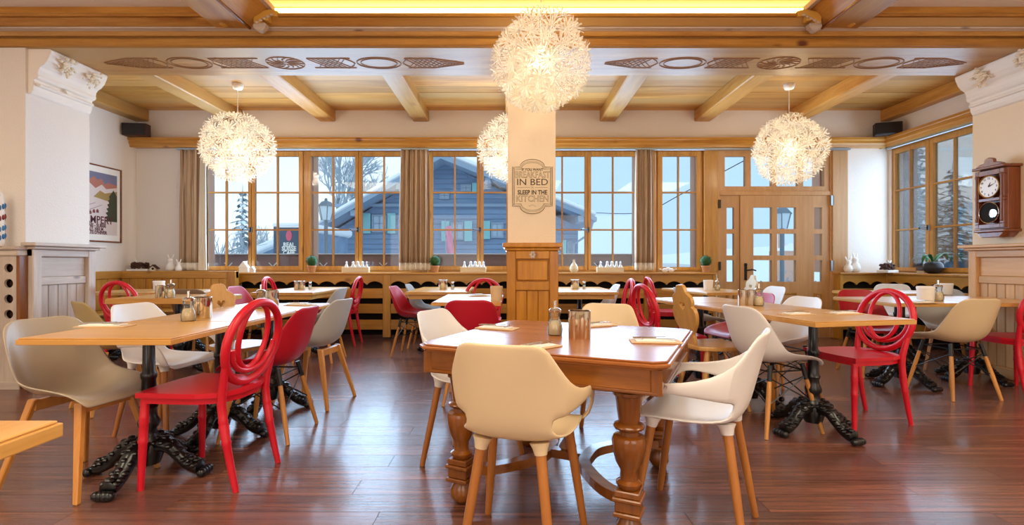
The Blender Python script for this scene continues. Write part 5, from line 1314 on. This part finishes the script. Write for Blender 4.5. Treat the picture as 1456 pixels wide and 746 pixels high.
# lanterns
def lantern(label, x, y, zt_, s=1):
    t = thing('street_lantern', label, 'street lamp', (x, y, 0), 0, 'street lanterns outside')
    obj('post', MB().tube([(0, 0, -1.6), (0, 0, zt_ - .5 * s)], .045 * s, 8), M['lamp_iron'], t, smooth=True)
    z = zt_ - .5 * s
    hd_ = obj('lantern_head', MB().lathe([(.11 * s, z), (.19 * s, z + .32 * s)], 6), M['lamp_glass'], t)
    obj('roof', MB().lathe([(.22 * s, z + .32 * s), (.12 * s, z + .43 * s), (.04 * s, z + .46 * s), (.03 * s, z + .52 * s)], 6), M['lamp_iron'], t)
    ed = MB()
    for i in range(6): a = 2 * PI * i / 6; ed.tube([(.11 * s * math.cos(a), .11 * s * math.sin(a), z), (.19 * s * math.cos(a), .19 * s * math.sin(a), z + .32 * s)], .012, 4)
    obj('edge_bars', ed, M['lamp_iron'], hd_)
M['lamp_iron'] = flat('lantern_iron', '#6c7c88', .6); M['lamp_glass'] = flat('lantern_glass', '#cfe0ea', .2)
lantern('street lantern before the chalet in the left windows', (463.5 - 728) * 12 / F, 12, H + 90 * 12 / F)
lantern('street lantern seen through the door panes', (1112 - 728) * 12 / F, 12, H + 81 * 12 / F, 1.1)
# cafe sign board
t = thing('cafe_sign', 'dark blue street sign with red emblem seen in the left window', 'sign', ((411 - 728) * 11 / F, 11, 0))
M['sign_dark'] = flat('sign_dark', '#33485f', .6)
kz = 11 / F
obj('board', MB().box(-.26, .22, 0, .06, H + 2 * kz, H + 50 * kz), M['sign_dark'], t, bev=.01); obj('post', MB().box(-.34, -.28, 0, .06, -1.5, H + 54 * kz), M['sign_dark'], t)
obj('snow_cap', MB().box(-.36, .24, -.02, .08, H + 51 * kz, H + 56 * kz), M['snow'], t, bev=.02)
obj('emblem', MB().lathe([(.085, 0), (.085, .01)], 20, (.0, -.002, H + 38 * kz), RX).xf(Matrix.Translation((0, 0, H + 38 * kz)) @ Matrix.Diagonal((.75, 1, 1.35, 1)) @ Matrix.Translation((0, 0, -H - 38 * kz))), flat('red_emblem', '#d8506a', .6), t)
for body, zz in (('REAL', 25), ('SUISSE', 19.5), ('CAFE', 13.5)):
    me = text_mesh(body, .13, M['paper'], .003, bold=.004, sx=.85); me.transform(Matrix.Translation((0, -.006, H + zz * kz)) @ Matrix.Rotation(PI / 2, 4, 'X')); link('lettering', me, t)
obj('rule', MB().box(-.12, .12, -.008, 0, H + 8 * kz, H + 9 * kz), M['paper'], t)
# snowy shed roof below the sign
t = thing('shed', 'low shed with a snowy roof below the cafe sign', 'building', ((383 - 728) * 14 / F, 14, 0))
ks = 14 / F
obj('walls', MB().prism([(-.6, -2), (1.2, -2), (1.2, 1.9), (-.6, 1.15)], 0, 3, 'y'), M['chalet'], t); obj('roof', MB().prism([(-.9, 1.02), (1.3, 1.95), (1.3, 2.15), (-.9, 1.22)], -.4, 3.2, 'y'), M['snow'], t, bev=.04)
# trees
def spruce(label, x, y, zb_, h, r, seed, m=None, dens=1.0):
    rr = random.Random(seed); t = thing('snowy_spruce', label, 'tree', (x, y, zb_), 0, 'frosted trees outside')
    obj('trunk', MB().tube([(0, 0, 0), (0, 0, h * .5), (0, 0, h)], [.03 * h ** .9, .018 * h, .006], 7), M['frost'], t, smooth=True)
    mb = MB(); sn = MB(); lv = int(h * 5 * dens)
    for i in range(lv):
        f = i / lv; z = h * (.08 + .9 * f); rad = r * (1 - f) ** .85 + .08; n = int(7 + 7 * (1 - f))
        for k_ in range(n):
            a = 2 * PI * k_ / n + rr.uniform(-.4, .4) + i; l = rad * rr.uniform(.55, 1.1)
            d = Vector((math.cos(a), math.sin(a), 0)); s_ = Vector((-d.y, d.x, 0)); dr = -.28 * l
            for q in range(4):
                c = d * l * (.25 + .22 * q) + Vector((0, 0, z + dr * (.25 + .22 * q) ** 1.4)); ww = (.20 - .03 * q) * (.5 + .5 * l); e = d * .3 * l
                tgt = sn if rr.random() < .42 else mb
                jj = rr.uniform(-.05, .05)
                tgt.add([c - s_ * ww, c - e * .5 + Vector((0, 0, .05)), c + s_ * ww, c + e + Vector((0, 0, -.06 + jj))], [(0, 1, 3), (1, 2, 3)])
    obj('needles', mb, m or M['spruce'], t)['kind'] = 'stuff'; obj('snow_load', sn, M['snow'], t)['kind'] = 'stuff'
def bare(label, x, y, zb_, h, seed, spread=.5, lean=0, depth=5):
    rr = random.Random(seed); t = thing('frosted_tree', label, 'tree', (x, y, zb_), 0, 'frosted trees outside'); tr_ = MB(); tw = MB()
    def grow(p, d, l, r_, lvl):
        q = p + d * l; mid = p + d * l * .5 + Vector((rr.uniform(-1, 1), rr.uniform(-1, 1), 0)) * l * .06
        (tr_ if lvl < 2 else tw).tube([p, mid, q], [r_, r_ * .85, r_ * .7], 5 if lvl < 2 else 3)
        if lvl >= depth: return
        for i in range(3 if lvl < 3 else 4):
            nd = (d + Vector((rr.uniform(-1, 1), rr.uniform(-1, 1), rr.uniform(-.35, .7))) * spread * (1 + .15 * lvl)).normalized()
            grow(p + d * l * rr.uniform(.45, 1), nd, l * rr.uniform(.5, .78), r_ * .58, lvl + 1)
        grow(q, (d + Vector((rr.uniform(-.3, .3), rr.uniform(-.3, .3), .1))).normalized(), l * .72, r_ * .68, lvl + 1)
    grow(Vector((0, 0, 0)), Vector((lean, 0, 1)).normalized(), h * .34, .02 * h, 0)
    obj('trunk', tr_, M['bark'], t, smooth=True); obj('twigs', tw, M['frost'], t)['kind'] = 'stuff'
M['bark'] = flat('frosted_bark', '#7a828a', .9)
bare('large bare frosted tree left of the chalet', (470 - 728) * 33 / F, 34, -2.2, 13.0, 5, .62, .0, 5)
bare('bare frosted tree at the left end of the window band', (318 - 728) * 12 / F, 12, -2.4, 4.2, 8, .6, .1, 5)
bare('small frosted bush below the cafe sign', (368 - 728) * 20 / F, 20.5, -2.2, 5.0, 12, .6, 0, 5)
spruce('dark narrow spruce in the leftmost window', (345 - 728) * 17 / F, 17, -2.6, 6.3, .95, 2, None, 1.0)
spruce('little snowy spruce below the lantern', (482 - 728) * 14 / F, 14, -1.4, 2.75, .62, 4)
spruce('snow laden spruce shrub right of the lantern', (512 - 728) * 15.5 / F, 15.5, -1.4, 2.35, .5, 6)
spruce('tall snowy spruce in the left part of the side window', 12.9 * 1.0, 16.0, -2.5, 8.2, 1.7, 9); spruce('tall snowy spruce behind the side window mullion', 16.3, 18.6, -2.5, 7.3, 2.2, 11)
bare('snow covered bush low in the side window', 15.0, 16.6, -1.5, 3.6, 15, .6, 0, 5); bare('snow covered bush right in the side window', 13.9, 14.6, -1.4, 3.3, 16, .6, 0, 5)
bare('frosted little tree seen through the door panes', (1118 - 728) * 14 / F, 14, -1.6, 2.6, 21, .6, 0, 5)
# small stone hut, fence and car seen through the door and single window
t = thing('stone_hut', 'small hut with snowy roof seen through the door', 'building', ((1124 - 728) * 45 / F, 45, .7))
obj('walls', MB().box(-.9, .9, 0, 2, -5, 1.4), M['reveal'], t); obj('roof', MB().prism([(-1.1, 1.4), (1.1, 1.4), (0, 2.1)], -.2, 2.2, 'y'), M['snow'], t); obj('chimney', MB().box(-.65, -.25, .5, .9, 1.4, 3.2), M['reveal'], t)
t = thing('iron_fence', 'low dark fence outside the door', 'fence', (3.2, 10.5, -1.0))
for z in (.95, 1.62): obj('rail', MB().box(0, 5, -.015, .015, z, z + .03), M['lamp_iron'], t)
pm = MB().box(-.012, .012, -.012, .012, 0, 1.68).mesh('picket', M['lamp_iron'])
for i in range(26): link('picket', pm, t, (.1 + i * .19, 0, 0))
t = thing('parked_car', 'dark parked car with a snowy roof outside the single sash window', 'car', ((966 - 728) * 13 / F, 13, -.9), .15)
M['car'] = flat('car_paint', '#5f7686', .25)
obj('body', MB().prism(smoothpoly([(-2.0, .3), (2.0, .3), (2.05, .65), (1.7, .95), (1.0, 1.05), (.45, 1.72), (-.9, 1.8), (-1.6, 1.15), (-2.05, .95)], 4), -.8, .8, 'y'), M['car'], t, bev=.08, seg=2)
obj('side_glass', MB().prism([(.8, 1.08), (.35, 1.6), (-.8, 1.66), (-1.3, 1.12)], -.82, -.79, 'y'), M['black'], t); obj('roof_snow', MB().prism(smoothpoly([(.4, 1.76), (-.9, 1.83), (-1.1, 1.80), (-.8, 1.95), (.2, 1.88)], 3), -.7, .7, 'y'), M['snow'], t)
for x_ in (-1.25, 1.25):
    for y_ in (-.72, .72): obj('wheel', MB().lathe([(.3, -.09), (.33, -.06), (.33, .06), (.3, .09)], 18, (x_, y_, .33 - .1), RX), M['black'], t, smooth=True)
